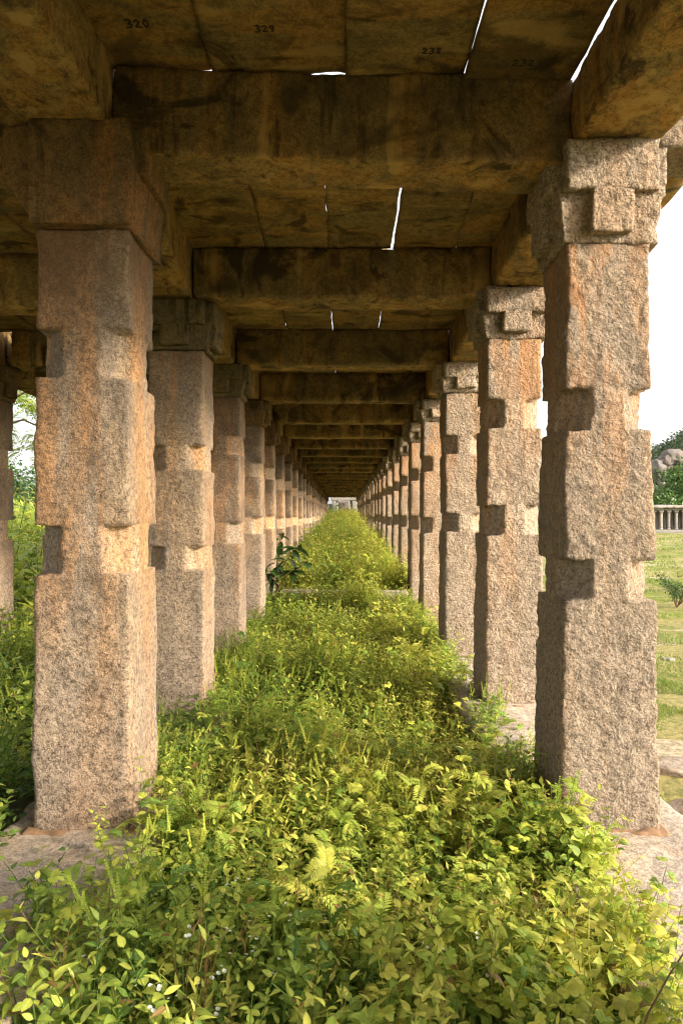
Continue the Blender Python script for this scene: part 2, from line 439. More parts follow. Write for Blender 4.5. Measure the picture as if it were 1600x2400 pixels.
DEF_LO, DEF_HI = (1.38, 1.63), (2.26, 2.50)
SPEC_R = {0: dict(top=3.2, n=[(1.25, 1.48), (2.18, 2.42)]),
          1: dict(top=3.19, n=[(1.236, 1.462), (2.168, 2.40)], w0=.545, w1=.45),
          2: dict(top=3.19, n=[(1.52, 1.78), (2.43, 2.69)], w0=.51, w1=.46, z0=.09),
          3: dict(top=3.13, n=[(1.48, 1.71), (2.40, 2.63)], w0=.49, w1=.46),
          4: dict(top=3.10, n=[(1.39, 1.64), (2.33, 2.57)]),
          5: dict(top=2.99, n=[(1.40, 1.66), (2.28, 2.52)])}
SPEC_L = {0: dict(top=3.25, n=[(1.38, 1.65), (2.45, 2.72)]),
          1: dict(top=3.26, n=[(1.372, 1.648), (2.445, 2.72)], w0=.545, w1=.495),
          2: dict(top=3.09, n=[(1.226, 1.427), (2.07, 2.29)], w0=.51, w1=.46),
          3: dict(top=3.08, n=[(1.34, 1.60), (2.39, 2.63)]),
          4: dict(top=3.04, n=[(1.38, 1.64), (2.25, 2.48)])}
CX_R = lambda k: 1.455
def CX_L(k): return -1.415 - .09 * min(1, max(0, (k - 2) / 4))

WHAT = {'R': 'rough hewn pillar of the lawn side row', 'L': 'weathered pillar of the inner row', 'F': 'brown pillar of the outermost row beyond the side aisle'}
NOTE = {('R', 1): 'big rough hewn granite pillar with bright chamfered notches beside the lawn, first of its row',
        ('R', 2): 'hewn granite pillar with an orange streak below its bracket, second along the lawn',
        ('L', 1): 'big smooth granite pillar streaked orange, first of the inner row on a bare slab',
        ('L', 2): 'granite pillar with mossy dark bracket, second of the inner row, feet in weeds',
        ('L', 3): 'granite pillar with soot black bracket, third of the inner row',
        ('F', 3): 'dark toothed pillar of the outermost row against the bright green thicket'}
cache = {}
def pillar(row, k):
    spec = dict({'R': SPEC_R, 'L': SPEC_L, 'F': {}}[row].get(k, {}))
    zc = {'R': zr, 'L': zl, 'F': zl}[row](k)
    if row == 'F': zc = min(zc, 3.5)
    jit = random.Random(k * 31 + ord(row))
    s = sag(k)
    top = spec.get('top', zc - jit.uniform(.36, .42))
    w0, w1 = spec.get('w0', jit.uniform(.47, .51)), spec.get('w1', jit.uniform(.43, .46))
    n = spec.get('n', [tuple(z + s * .5 + jit.uniform(-.04, .04) * 0 + d for z in DEF_LO) for d in [jit.uniform(-.05, .05)]] + [tuple(z + s * .7 + d for z in DEF_HI) for d in [jit.uniform(-.05, .05)]])
    x = {'R': CX_R(k), 'L': CX_L(k), 'F': -4.33}[row]
    if k >= 3: x += jit.uniform(-.015, .015)
    y = YF[k] + w0 / 2
    base = spec.get('z0', 0.0)
    raised = .22 if k >= 6 else 0.
    res = {0: .05, 1: .0165, 2: .022, 3: .030, 4: .035}.get(k, .05 if k < 9 else .075)
    if row == 'F': res = .03 if k == 3 else .06
    amps = ROUGH if row == 'R' else STONE
    if k >= 9: amps = [a for a in amps if a[0] < 10]
    mat = {'R': M_SUN, 'L': M_IN, 'F': M_IN}[row]
    lab = NOTE.get((row, k)) or f'{ORD[k]} {WHAT[row]}' + {'R': ', counted from the front', 'L': ', counted from the front', 'F': ', counted from the front'}[row]
    if k == 0: lab = WHAT[row] + ' beside the camera'
    root = empty('stone_pillar', (x, y, base + 0), lab, 'pillar', {'R': 'pillars of the lawn side row', 'L': 'pillars of the inner row', 'F': 'pillars of the outermost row'}[row])
    seed = k * 7 + {'R': 1, 'L': 3, 'F': 5}[row]
    V, Q, T, PT = shaft_mesh(w0, w1, top - base, [(a - base, b - base) for a, b in n], res, seed, amps, cham=.155 if row != 'R' else .16)
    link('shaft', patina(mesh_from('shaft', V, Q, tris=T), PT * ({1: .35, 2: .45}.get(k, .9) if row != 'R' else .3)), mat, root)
    h = zc - top
    (bV, bQ), tg = capital_parts(w1, h, res * 1.1, seed + 50, amps, arm=.085, plain=(row == 'L' and k == 1))
    cap = link('capital', mesh_from('capital', bV, bQ), M_SUN if row == 'R' else (M_SOOT if row == 'L' and k in (2, 3) else M_CAP_SHADED), root, (0, 0, top - base + .004))
    for i, (tV, tQ) in enumerate(tg):
        if row == 'L' and k == 1: continue
        if i == 2 and k > 1: continue       # the face turned away from the view
        link('tongue', mesh_from('tongue', tV, tQ), M_SUN if row == 'R' else (M_SOOT if row == 'L' and k in (2, 3) else M_CAP_SHADED), cap)
    return root

for k in range(NP): pillar('R', k)
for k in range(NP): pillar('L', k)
for k in range(2, 12): pillar('F', k)

# ------------------------------------------------------------------ beams
def beam(name, a, b, half, h0, res, seed, label, cat, group, mat=M_BEAM, amps=STONE, soot=.25):
    """stone bar from a to b (bottom centre points), half width, height"""
    a, b = np.array(a, float), np.array(b, float)
    L = math.hypot(b[0] - a[0], b[1] - a[1])
    def warp(V):
        V = V.copy(); V[:, 2] += (b[2] - a[2]) * (V[:, 0] / L); return V
    V, Q = rough_box((0, -half, 0), (L, half, h0), res, seed, amps, warp=warp, round_=.018)
    me = mesh_from(name, V, Q)
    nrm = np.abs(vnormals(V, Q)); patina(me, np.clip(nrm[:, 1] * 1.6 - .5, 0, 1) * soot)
    o = link(name, me, mat, None, tuple(a))
    o.rotation_euler = (0, 0, math.atan2(b[1] - a[1], b[0] - a[0]))
    return tag(o, label, cat, group)

def yc(k): return YF[k] + .24
CB = .18                                  # half thickness of a cross beam
for k in range(NP):
    res = .025 if k in (1,) else (.035 if k < 4 else .07)
    if k == 0: res = .08
    y = yc(k) - .02
    z0, z1 = (zl(k) - .125, zr(k) - .115) if k <= 1 else (zl(k) + .0, zr(k) - .01)
    if k == 2: z0 = z1 = 3.545
    lab = 'massive soot stained cross beam nearest the front, spanning between the two big pillars' if k == 1 else (
          'cross beam just over the camera' if k == 0 else f'{ORD[k]} dark stone cross beam along the weedy passage, counted from the front')
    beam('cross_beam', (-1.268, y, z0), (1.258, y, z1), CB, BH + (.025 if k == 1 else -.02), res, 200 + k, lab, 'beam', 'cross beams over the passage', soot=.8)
    beam('eave_beam', (1.71, y, zr(k) - .0), (2.32, y, zr(k) - .05), .17, .36, .035 if k < 3 else .08, 240 + k,
         f'short stone beam end jutting out over the lawn from the {ORD[max(k,1)]} sunny pillar' if k else 'short stone beam end jutting out beside the camera', 'beam', 'beam ends over the lawn', M_SUN, ROUGH, soot=0)
    if k < 12:
        zq = min(zl(k), 3.5)
        beam('aisle_beam', (-3.93, y, zq), (-1.68, y, zl(k) - .04), CB, BH - .02, .05, 270 + k,
             f'{ORD[max(k,1)]} dark cross beam over the overgrown side aisle' if k else 'cross beam over the side aisle beside the camera', 'beam', 'cross beams over the side aisle')

for k in range(-1, NP - 1):
    for row, X, zf, lo in (('R', 1.5, zr, 0), ('L', -1.51, zl, 0), ('F', -4.33, lambda q: min(zl(q), 3.5), 0)):
        if row == 'F' and (k < 1 or k > 10): continue
        y0 = yc(k) if k >= 0 else -.8
        y1 = yc(k + 1)
        za = zf(max(k, 0)); zb = zf(k + 1)
        res = {-1: .1, 0: .025, 1: .03, 2: .04}.get(k, .07)
        if row == 'F': res = .06
        d = {'R': 'lawn side', 'L': 'inner', 'F': 'outermost'}[row]
        lab = f'long stone beam resting on the {ORD[max(k,1)]} and {ORD[k+1]} {d} pillars' if k >= 1 else (
              f'long mottled beam running overhead onto the first {d} pillar' if k == 0 else f'long {d} beam behind the camera')
        beam('side_beam', (X, y0 + .006, za), (X, y1 - .006, zb), .235, ((.358 if row == 'R' else .39) if k <= 0 else BH + .01), res, 300 + k * 3 + ord(row), lab, 'beam', f'long beams over the {d} row')

# ------------------------------------------------------------------ roof slabs
def slab(x0, x1, y0, y1, zf, zb, res, seed, label, group, thick=.17, inset=.05, mat=M_SLAB, gap=1.0):
    cx, cy = (x0 + x1) / 2, (y0 + y1) / 2
    w, l = (x1 - x0) / 2, (y1 - y0) / 2
    def warp(V):
        V = V.copy()
        t = np.clip(V[:, 2] / thick, 0, 1)
        # irregular side joints; a slab narrows upwards
        e = np.abs(V[:, 0]) / w
        j = .019 * vnoise(np.stack([V[:, 1] * 1.3, np.sign(V[:, 0]) * 9.3 + seed, V[:, 1] * 0], 1), seed) + .005 * vnoise(np.stack([V[:, 1] * 9, np.sign(V[:, 0]) * 5.3 + seed, V[:, 1] * 0], 1), seed + 2)
        V[:, 0] = V[:, 0] - np.sign(V[:, 0]) * e * (inset * t - .0062 * gap) + np.sign(V[:, 0]) * (e > .8) * j * .55 * gap
        ey = np.abs(V[:, 1]) / l
        jy = .024 * vnoise(np.stack([V[:, 0] * 4, np.sign(V[:, 1]) * 3.3 + seed, V[:, 0] * 0], 1), seed + 4)
        V[:, 1] += np.sign(V[:, 1]) * (ey > .97) * (jy - .02 * t)
        # broken corners
        c = np.clip(e + (1 - (1 - ey) * l / .10) * 1.0 - 1.0, 0, 1) * (ey > 1 - .12 / l) * (e > 1 - .12 / w)
        V[:, 1] -= np.sign(V[:, 1]) * 0.012 * c * (1 + vnoise(V * 5, seed))
        V[:, 2] += zf + (zb - zf) * (V[:, 1] / (2 * l) + .5)
        return V
    V, Q = rough_box((-w, -l, 0), (w, l, thick), res, seed, [(1.1, .006, .008), (5, .003, .004), (16, .002, .003)], warp=warp, round_=.012)
    o = link('roof_slab', mesh_from('roof_slab', V, Q), mat, None, (cx, cy, 0))
    return tag(o, label, 'roof slab', group)

slab_objs = {}
def zsl(k): return 4.145 if k <= 1 else (zl(k) + zr(k)) / 2 + BH - .03
XB0 = [-1.34, -.72, .03, .675, 1.254]
XB = [-1.34, -.66, -.12, .42, .965, 1.34]
for k in range(-1, NP - 1):
    y0 = (yc(k) + .10) if k >= 0 else -.9
    y1 = yc(k + 1) - CB + .07
    zf, zb = zsl(max(k, 0)), zsl(k + 1)
    xs = XB0 if k <= 0 else XB
    res = .03 if k == 0 else (.04 if k < 3 else .09)
    nsl = len(xs) - 1
    jr = random.Random(k + 77)
    xs = [x + (jr.uniform(-.03, .03) if k > 2 and 0 < i < nsl else 0) for i, x in enumerate(xs)]
    bay = {-1: 'bay behind the camera', 0: 'first bay overhead'}.get(k, f'{ORD[k+1]} bay')
    tilt = .065 if k == 0 else 0
    for i in range(nsl):
        pos = ['beside the inner row'] + ([ 'left of the middle', 'right of the middle'] if nsl == 4 else ['left of the middle', 'in the middle', 'right of the middle']) + ['beside the lawn side row']
        xm = (xs[i] + xs[i + 1]) / 2
        dz = -tilt * xm / 1.3
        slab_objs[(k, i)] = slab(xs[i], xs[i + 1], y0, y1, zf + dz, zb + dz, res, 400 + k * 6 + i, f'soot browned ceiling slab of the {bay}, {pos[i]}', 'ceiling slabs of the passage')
    # eave slabs over the lawn side, and slabs over the side aisle
    slab(1.5 if k <= 0 else 1.37, 2.5, y0 - .1, y1 + .05, zr(max(k, 0)) + BH + .0, zr(k + 1) + BH + .0, .12, 600 + k, f'eave slab over the lawn side of the {bay}', 'eave slabs', thick=.14, gap=0)
    if k < 11:
        for i, (a, b) in enumerate(((-4.75, -3.62), (-3.62, -2.5), (-2.5, -1.40))):
            za = min(zl(max(k, 0)), 3.52) + BH - .03; zb2 = min(zl(k + 1), 3.52) + BH - .03
            slab(a, b, y0, y1, za, zb2, .09, 700 + k * 3 + i, f'side aisle ceiling slab of the {bay}, ' + ['along the outermost row', 'in the middle', 'along the inner row'][i], 'ceiling slabs of the side aisle', thick=.15)
    else:
        slab(-4.4, -1.40, y0, y1, zl(k) + BH - .03, zl(k + 1) + BH - .03, .2, 700 + k * 3, f'wide side aisle ceiling slab of the {bay}', 'ceiling slabs of the side aisle', thick=.15)

# orange earth washed up round the feet of the front pillars
M_EARTH = plain_mat('orange_earth', (.20, .115, .06), .95, .5, 60)
for i, (x, y) in enumerate(((CX_R(1), YF[1] + .27), (CX_L(1), YF[1] + .27), (CX_R(2), YF[2] + .25))):
    V, Q = rough_box((-.31, -.32, -.04), (.31, .30, .004 + (.09 if i == 2 else 0)), .02, 990 + i, [(5, .014, .004), (14, .010, .005), (40, .003, .003)], round_=.008)
    o = link('soil', mesh_from('soil', V, Q), M_EARTH, None, (x, y, 0)); o['kind'] = 'structure'

# numbers daubed on the ceiling slabs
DIG = {'3': [[(0, 1), (.45, 1.02), (.6, .8), (.25, .55), (.6, .35), (.45, .03), (0, .02)]], '2': [[(.02, .8), (.3, 1), (.55, .75), (.1, .1), (.62, .05)]],
       '9': [[(.55, .62), (.2, .5), (.08, .8), (.35, 1), (.55, .8), (.5, .3), (.3, 0)]], '0': [[(.3, 1), (.05, .6), (.2, .05), (.5, .3), (.5, .8), (.3, 1)]],
       '8': [[(.3, .55), (.08, .8), (.3, 1), (.52, .8), (.3, .55), (.05, .25), (.3, 0), (.55, .25), (.3, .55)]], 'P': [[(.05, 0), (.08, 1)], [(.08, 1), (.5, .9), (.45, .55), (.1, .5)]]}
def stroke_mesh(text, h, wdt):
    V, Q = [], []
    x = 0
    for ch in text:
        for ln in DIG[ch]:
            for p, q in zip(ln, ln[1:]):
                p = np.array(p) * h + [x, 0]; q = np.array(q) * h + [x, 0]
                d = (q - p) / max(np.linalg.norm(q - p), 1e-6); s = np.array([-d[1], d[0]]) * wdt * random.uniform(.4, .6)
                p = p - d * wdt * .3; q = q + d * wdt * .3
                b = len(V)
                for z in (0, -.004):
                    V += [(*(p - s), z), (*(q - s), z), (*(q + s), z), (*(p + s), z)]
                Q += [(b, b+1, b+2, b+3), (b+7, b+6, b+5, b+4), (b, b+4, b+5, b+1), (b+1, b+5, b+6, b+2), (b+2, b+6, b+7, b+3), (b+3, b+7, b+4, b)]
        x += h * .85
    return np.array(V), np.array(Q)
def paint(k, i, text, x, y, h):
    o = slab_objs[(k, i)]
    # find slab underside near the point
    co = np.empty(len(o.data.vertices) * 3, np.float32); o.data.vertices.foreach_get('co', co); co = co.reshape(-1, 3)
    lx, ly = x - o.location.x, y - o.location.y
    V, Q = stroke_mesh(text, h * .85, h * .10)
    V[:, 1] *= -1; Q = Q[:, ::-1]
    V = V + np.array([lx, ly, 0])
    d = np.hypot(co[:, 0][None] - V[:, 0][:, None], co[:, 1][None] - V[:, 1][:, None])
    near = np.where(d < .06, co[:, 2][None], 9).min(1)
    V[:, 2] += near + .001
    n = link('painted_number', mesh_from('painted_number', V, Q, smooth=False), M_PAINT, o)
    n['label'] = f'rough black number {text} daubed on the slab'
def on_slab(px, py, z=4.12):
    Y = (z - EYE) * 1600 / (1200 - py); return (px - 803) * Y / 1600, Y
x, y = on_slab(298, 95); paint(0, 0, '320', x, y, .06)
x, y = on_slab(598, 90); paint(0, 1, '329', x, y, .05)
x, y = on_slab(988, 128); paint(0, 2, '238', x, y, .05)
x, y = on_slab(1198, 140); paint(0, 3, '232', x, y, .055)

# ------------------------------------------------------------------ plinth, soil, step
def plinth_row(row, xa, xb, kmax):
    ys = [-1.0, .7, 2.35, 4.65, 6.9, 9.2, 11.5, 13.6, 15.9] + [15.9 + 2.25 * i for i in range(1, 21)]
    for i, (a, b) in enumerate(zip(ys, ys[1:])):
        jr = random.Random(i + ord(row[0]))
        res = .035 if i < 4 else .12
        if i == 0: res = .1
        z = jr.uniform(-.012, .006) + (.09 if (row == 'lawn' and i == 3) else 0)
        V, Q = rough_box((xa + jr.uniform(-.04, .04), a + .008, -.75), (xb + jr.uniform(-.06, .06), b - .008, z), res, 800 + i + ord(row[0]),
                         [(.9, .015, .01), (5, .008, .006), (17, .002, .003)], round_=.05)
        o = link('plinth_stone', mesh_from('plinth_stone', V, Q), M_PLINTH)
        lab = {('lawn', 2): 'broad pale granite plinth slab under the big lawn side pillar', ('inner', 2): 'broad granite plinth slab under the streaked inner pillar'}.get((row, i),
              f'granite plinth slab under the {ORD[max(i-1,1)]} {row} row pillar' if i > 1 else f'granite plinth slab beside the camera on the {row} row, number {i}')
        tag(o, lab, 'plinth stone', f'plinth slabs of the {row} row')
plinth_row('lawn', 1.04, 1.90, 0)
plinth_row('inner', -1.88, -1.06, 0)

def surface(name, x0, x1, y0, y1, nx, ny, hf, mat, kind='structure', label=None):
    X, Y = np.meshgrid(np.linspace(x0, x1, nx + 1), np.linspace(y0, y1, ny + 1), indexing='ij')
    P = np.stack([X.ravel(), Y.ravel(), np.zeros(X.size)], 1)
    P[:, 2] = hf(P)
    i = np.arange(nx)[:, None] * (ny + 1) + np.arange(ny)[None]
    Q = np.stack([i, i + ny + 1, i + ny + 2, i + 1], -1).reshape(-1, 4)
    o = link(name, mesh_from(name, P, Q), mat)
    o['kind'] = kind
    if label: o['label'] = label
    return o
def soil_h(P):
    y = P[:, 1]
    h = np.where(y < 12.35, -.10 - .02 * np.clip(y, 0, 5), .20 + .010 * (y - 12.35) + np.clip(y - 28, 0, 20) * .006)
    return h + .04 * vnoise(P * 1.5, 61)
def soil_hs(P):
    return soil_h(P)
surface('soil', -1.2, 1.2, -1, 12.34, 16, 90, soil_hs, M_SOIL)
surface('raised_soil', -1.2, 1.2, 12.40, 64, 12, 120, soil_hs, M_SOIL)
surface('aisle_soil', -4.9, -1.8, -1, 64, 12, 120, lambda P: -.06 + .06 * vnoise(P * 1.2, 62), M_SOIL)

V, Q = rough_box((-1.14, 12.18, -.35), (1.16, 12.42, .315), .035, 903, [(1.2, .015, .01), (7, .006, .006), (22, .002, .002)], round_=.025)
tag(link('step_stone', mesh_from('step_stone', V, Q), M_PLINTH), 'long granite step stone lying across the weedy passage between two pillars', 'step')

# ------------------------------------------------------------------ leaves
# template: (s along, t across, fold) -> rows of three points
def template(kind, n):
    s = np.linspace(0, 1, n + 1)
    w = {'ovate': np.sin(np.pi * np.clip(s, 0, 1) ** .75) ** .85, 'lance': np.sin(np.pi * s ** .8) ** 1.1,
         'obov': np.sin(np.pi * np.clip(s * .93 + .02, 0, 1) ** 1.55) ** .7, 'strip': 1 - .3 * s, 'blade': (1 - s) ** .7, 'heart': np.sin(np.pi * np.clip(s * .95 + .05, 0, 1) ** .55) ** .8}[kind]
    w = np.clip(w, .02, None)
    return s, w

class Leaves:
    def __init__(s): s.rec = {}
    def add(s, kind, n, p, d, u, L, W, tint, curl=.25, fold=.25):
        """arrays: p (N,3) base, d direction, u up hint, L length, W half width, tint (N,2)"""
        N = len(p)
        s.rec.setdefault((kind, n), []).append((p, d, u, np.broadcast_to(L, N), np.broadcast_to(W, N), tint, np.broadcast_to(curl, N), np.broadcast_to(fold, N)))
    def mesh(s, name, extra_noise=0.):
        VV, QQ, TT, off = [], [], [], 0
        for (kind, n), recs in s.rec.items():
            p, d, u, L, W, tint, curl, fold = [np.concatenate([r[i] for r in recs]) for i in range(8)]
            d = d / np.maximum(np.linalg.norm(d, axis=1, keepdims=True), 1e-9)
            side = np.cross(d, u); side /= np.maximum(np.linalg.norm(side, axis=1, keepdims=True), 1e-9)
            up = np.cross(side, d)
            sv, wv = template(kind, n)
            N = len(p)
            across = (-1, 0, 1) if kind not in ('strip', 'blade') and n > 1 else (-1, 1)
            m = len(across)
            V = np.zeros((N, n + 1, m, 3)); T = np.zeros((N, n + 1, m, 4)); T[..., 3] = 1
            for a, t in enumerate(across):
                V[:, :, a] = (p[:, None] + d[:, None] * (sv[None, :, None] * L[:, None, None]) + side[:, None] * (t * wv[None, :, None] * W[:, None, None])
                              + up[:, None] * ((fold * W)[:, None, None] * abs(t) * wv[None, :, None] - (curl * L)[:, None, None] * (sv ** 2)[None, :, None]))
                T[:, :, a, 1] = abs(t)
            T[..., 0] = tint[:, 0][:, None, None]; T[..., 2] = tint[:, 1][:, None, None]
            i = (np.arange(n)[:, None] * m + np.arange(m - 1)[None]).ravel()
            q = np.stack([i, i + 1, i + m + 1, i + m], 1)
            Q = (np.arange(N)[:, None, None] * ((n + 1) * m) + q[None]).reshape(-1, 4) + off
            VV.append(V.reshape(-1, 3)); TT.append(T.reshape(-1, 4)); QQ.append(Q); off += N * (n + 1) * m
        V, Q, T = np.concatenate(VV), np.concatenate(QQ), np.concatenate(TT)
        me = mesh_from(name, V, Q)
        at = me.attributes.new('tint', 'FLOAT_COLOR', 'POINT')
        at.data.foreach_set('color', T.astype(np.float32).ravel())
        return me

def unit(v): return v / np.maximum(np.linalg.norm(v, axis=-1, keepdims=True), 1e-9)

# a plant prototype is a dict kind -> arrays in plant space
class Proto:
    def __init__(s): s.r = []
    def leaf(s, kind, p, d, u, L, W, t, b, curl=.25, fold=.25): s.r.append((kind, p, d, u, L, W, t, b, curl, fold))
    def stem(s, pts, w, t=.25):
        for a, b in zip(pts, pts[1:]):
            a, b = np.array(a, float), np.array(b, float)
            d = b - a; L = np.linalg.norm(d)
            if L < 1e-6: continue
            o = np.cross(d, (.3, .9, .2)); o = o / max(np.linalg.norm(o), 1e-9)
            s.leaf('strip', a, d, o, L * 1.02, w, t, .35, 0, 0)
            s.leaf('strip', a, d, np.cross(d / L, o), L * 1.02, w, t, .35, 0, 0)
    def freeze(s):
        out = {}
        for k in set(r[0] for r in s.r):
            rs = [r for r in s.r if r[0] == k]
            out[k] = [np.array([r[i] for r in rs], float) for i in range(1, 10)]
        s.f = out; return s

def curve_stem(r, h, lean, az, n=7):
    pts = []
    for i in range(n + 1):
        t = i / n
        pts.append((math.cos(az) * lean * t ** 1.6 + r.uniform(-.004, .004), math.sin(az) * lean * t ** 1.6 + r.uniform(-.004, .004), h * t))
    return pts

def P_ovate(r, h=.32, leaf=.055, spikes=0, tint=.45, kind='ovate', wr=.28):
    P = Proto()
    for _ in range(r.randint(2, 4)):
        hh = h * r.uniform(.65, 1.1); az = r.uniform(0, 6.28)
        pts = curve_stem(r, hh, hh * r.uniform(.1, .55), az)
        P.stem(pts, .0016)
        nn = len(pts)
        for j in range(1, nn):
            c = np.array(pts[j]); a0 = r.uniform(0, 6.28) if j == 1 else a0 + 1.57 + r.uniform(-.4, .4)
            f = j / (nn - 1)
            for q in (0, math.pi):
                el = r.uniform(.0, .5) + .35 * f
                d = np.array([math.cos(a0 + q) * math.cos(el), math.sin(a0 + q) * math.cos(el), math.sin(el)])
                L = leaf * r.uniform(.7, 1.25) * (1.05 - .45 * f)
                P.leaf(kind, c + d * L * .15, d, (r.uniform(-.25, .25), r.uniform(-.25, .25), 1), L, L * wr * r.uniform(.85, 1.15), tint + r.uniform(-.18, .2) + .12 * f, r.random(), r.uniform(.05, .5), r.uniform(.05, .45))
        if spikes:
            for _ in range(r.randint(1, spikes)):
                b = np.array(pts[-1]); d = unit(np.array([r.uniform(-.35, .35), r.uniform(-.35, .35), 1.]))
                SL = r.uniform(.07, .14)
                P.stem([b, b + d * SL], .0014, .6)
                for z in np.arange(.012, SL, .0085):
                    for q in range(4):
                        a = q * 1.571 + z * 90
                        dd = np.array([math.cos(a), math.sin(a), .35])
                        P.leaf('ovate', b + d * z, dd, (0, 0, 1), .0080 * (1.15 - .6 * z / SL), .0040, .58 + r.uniform(-.08, .2), .75, .1, .2)
    return P.freeze()

def P_pinnate(r, h=.30, nl=8, leaflet=.034, pairs=8, tint=.42, kind='lance', wr=.17, rach=.16):
    P = Proto()
    az = r.uniform(0, 6.28)
    pts = curve_stem(r, h, h * r.uniform(.1, .4), az)
    P.stem(pts, .002)
    for i in range(nl):
        f = (i + 1) / nl
        j = min(len(pts) - 1, max(1, int(f * (len(pts) - 1))))
        base = np.array(pts[j]); a = i * 2.4 + r.uniform(-.4, .4)
        el = r.uniform(.2, .8) + .3 * f
        RL = rach * r.uniform(.75, 1.2) * (1.05 - .3 * f)
        d0 = np.array([math.cos(a) * math.cos(el), math.sin(a) * math.cos(el), math.sin(el)])
        prev, rp = base, []
        tt = tint + r.uniform(-.12, .18); bb = r.random()
        npts = pairs + 2
        for q in range(npts + 1):
            t = q / npts
            pos = base + d0 * RL * t + np.array([0, 0, -1]) * RL * .45 * t * t
            rp.append(pos)
        P.stem(rp[::2] if len(rp) > 6 else rp, .0009, .4)
        side = unit(np.cross(d0, (0, 0, 1)))
        for q in range(2, npts + 1):
            dir_ = unit(rp[q] - rp[q - 1])
            t = q / npts
            LL = leaflet * (1.1 - .5 * abs(t - .55)) * r.uniform(.9, 1.1)
            for sgn in (-1, 1):
                dd = unit(side * sgn * .9 + dir_ * .55 + np.array([0, 0, .12]))
                P.leaf(kind, rp[q], dd, (dir_[0] * .15, dir_[1] * .15, 1), LL, LL * wr, tt + r.uniform(-.05, .05), bb, r.uniform(.05, .3), .15)
        P.leaf(kind, rp[-1], unit(rp[-1] - rp[-2]), (0, 0, 1), leaflet, leaflet * wr, tt, bb, .2, .15)
    return P.freeze()

def P_round(r, h=.30, tint=.5, leaflet=.034):
    return P_pinnate(r, h, nl=9, leaflet=leaflet, pairs=2, tint=tint, kind='obov', wr=.33, rach=.055)

def P_ground(r, n=26, leaf=.026, tint=.4, spread=.09):
    P = Proto()
    for _ in range(n):
        a = r.uniform(0, 6.28); q = spread * math.sqrt(r.random())
        el = r.uniform(-.1, .9)
        d = np.array([math.cos(a + r.uniform(-1, 1)) * math.cos(el), math.sin(a + r.uniform(-1, 1)) * math.cos(el), math.sin(el)])
        L = leaf * r.uniform(.6, 1.3)
        P.leaf('ovate', (math.cos(a) * q, math.sin(a) * q, r.uniform(0, .07)), d, (r.uniform(-.3, .3), r.uniform(-.3, .3), 1), L, L * r.uniform(.25, .38), tint + r.uniform(-.2, .2), r.random(), .2, .2)
    return P.freeze()

def P_spray(r, h=.3, n=34, leaf=.06, tint=.55, wr=.13):
    """upright sprig with narrow alternate leaves"""
    P = Proto()
    for _ in range(r.randint(2, 4)):
        hh = h * r.uniform(.6, 1.1); az = r.uniform(0, 6.28)
        pts = curve_stem(r, hh, hh * r.uniform(.1, .6), az, 8)
        P.stem(pts, .0014, r.choice((.3, .3, .99)))
        k = n // 3
        for j in range(k):
            f = (j + 1) / k
            i = f * (len(pts) - 1); a_, b_ = int(i), min(int(i) + 1, len(pts) - 1)
            c = np.array(pts[a_]) * (1 - (i - a_)) + np.array(pts[b_]) * (i - a_)
            a = j * 2.4 + r.uniform(-.3, .3); el = r.uniform(.1, .7) + .4 * f
            d = np.array([math.cos(a) * math.cos(el), math.sin(a) * math.cos(el), math.sin(el)])
            L = leaf * r.uniform(.7, 1.2) * (1.1 - .5 * f)
            P.leaf('lance', c, d, (r.uniform(-.3, .3), r.uniform(-.3, .3), 1), L, L * wr * r.uniform(.8, 1.4), tint + r.uniform(-.15, .2) + .1 * f, r.random(), r.uniform(.1, .6), .2)
    return P.freeze()

def P_flower(r, h=.22):
    """low herb with tiny white flowers on wiry stalks"""
    P = Proto()
    for _ in range(5):
        pts = curve_stem(r, h * r.uniform(.7, 1.2), h * r.uniform(.2, .6), r.uniform(0, 6.28), 4)
        P.stem(pts, .0008, .5)
        b = np.array(pts[-1])
        for _ in range(r.randint(2, 4)):
            c = b + np.array([r.uniform(-.02, .02), r.uniform(-.02, .02), r.uniform(-.01, .015)])
            for q in range(5):
                a = q * 1.257
                P.leaf('obov', c, (math.cos(a), math.sin(a), .5), (0, 0, 1), .007, .0035, 2., .5, .0, .1)
    return P.freeze()

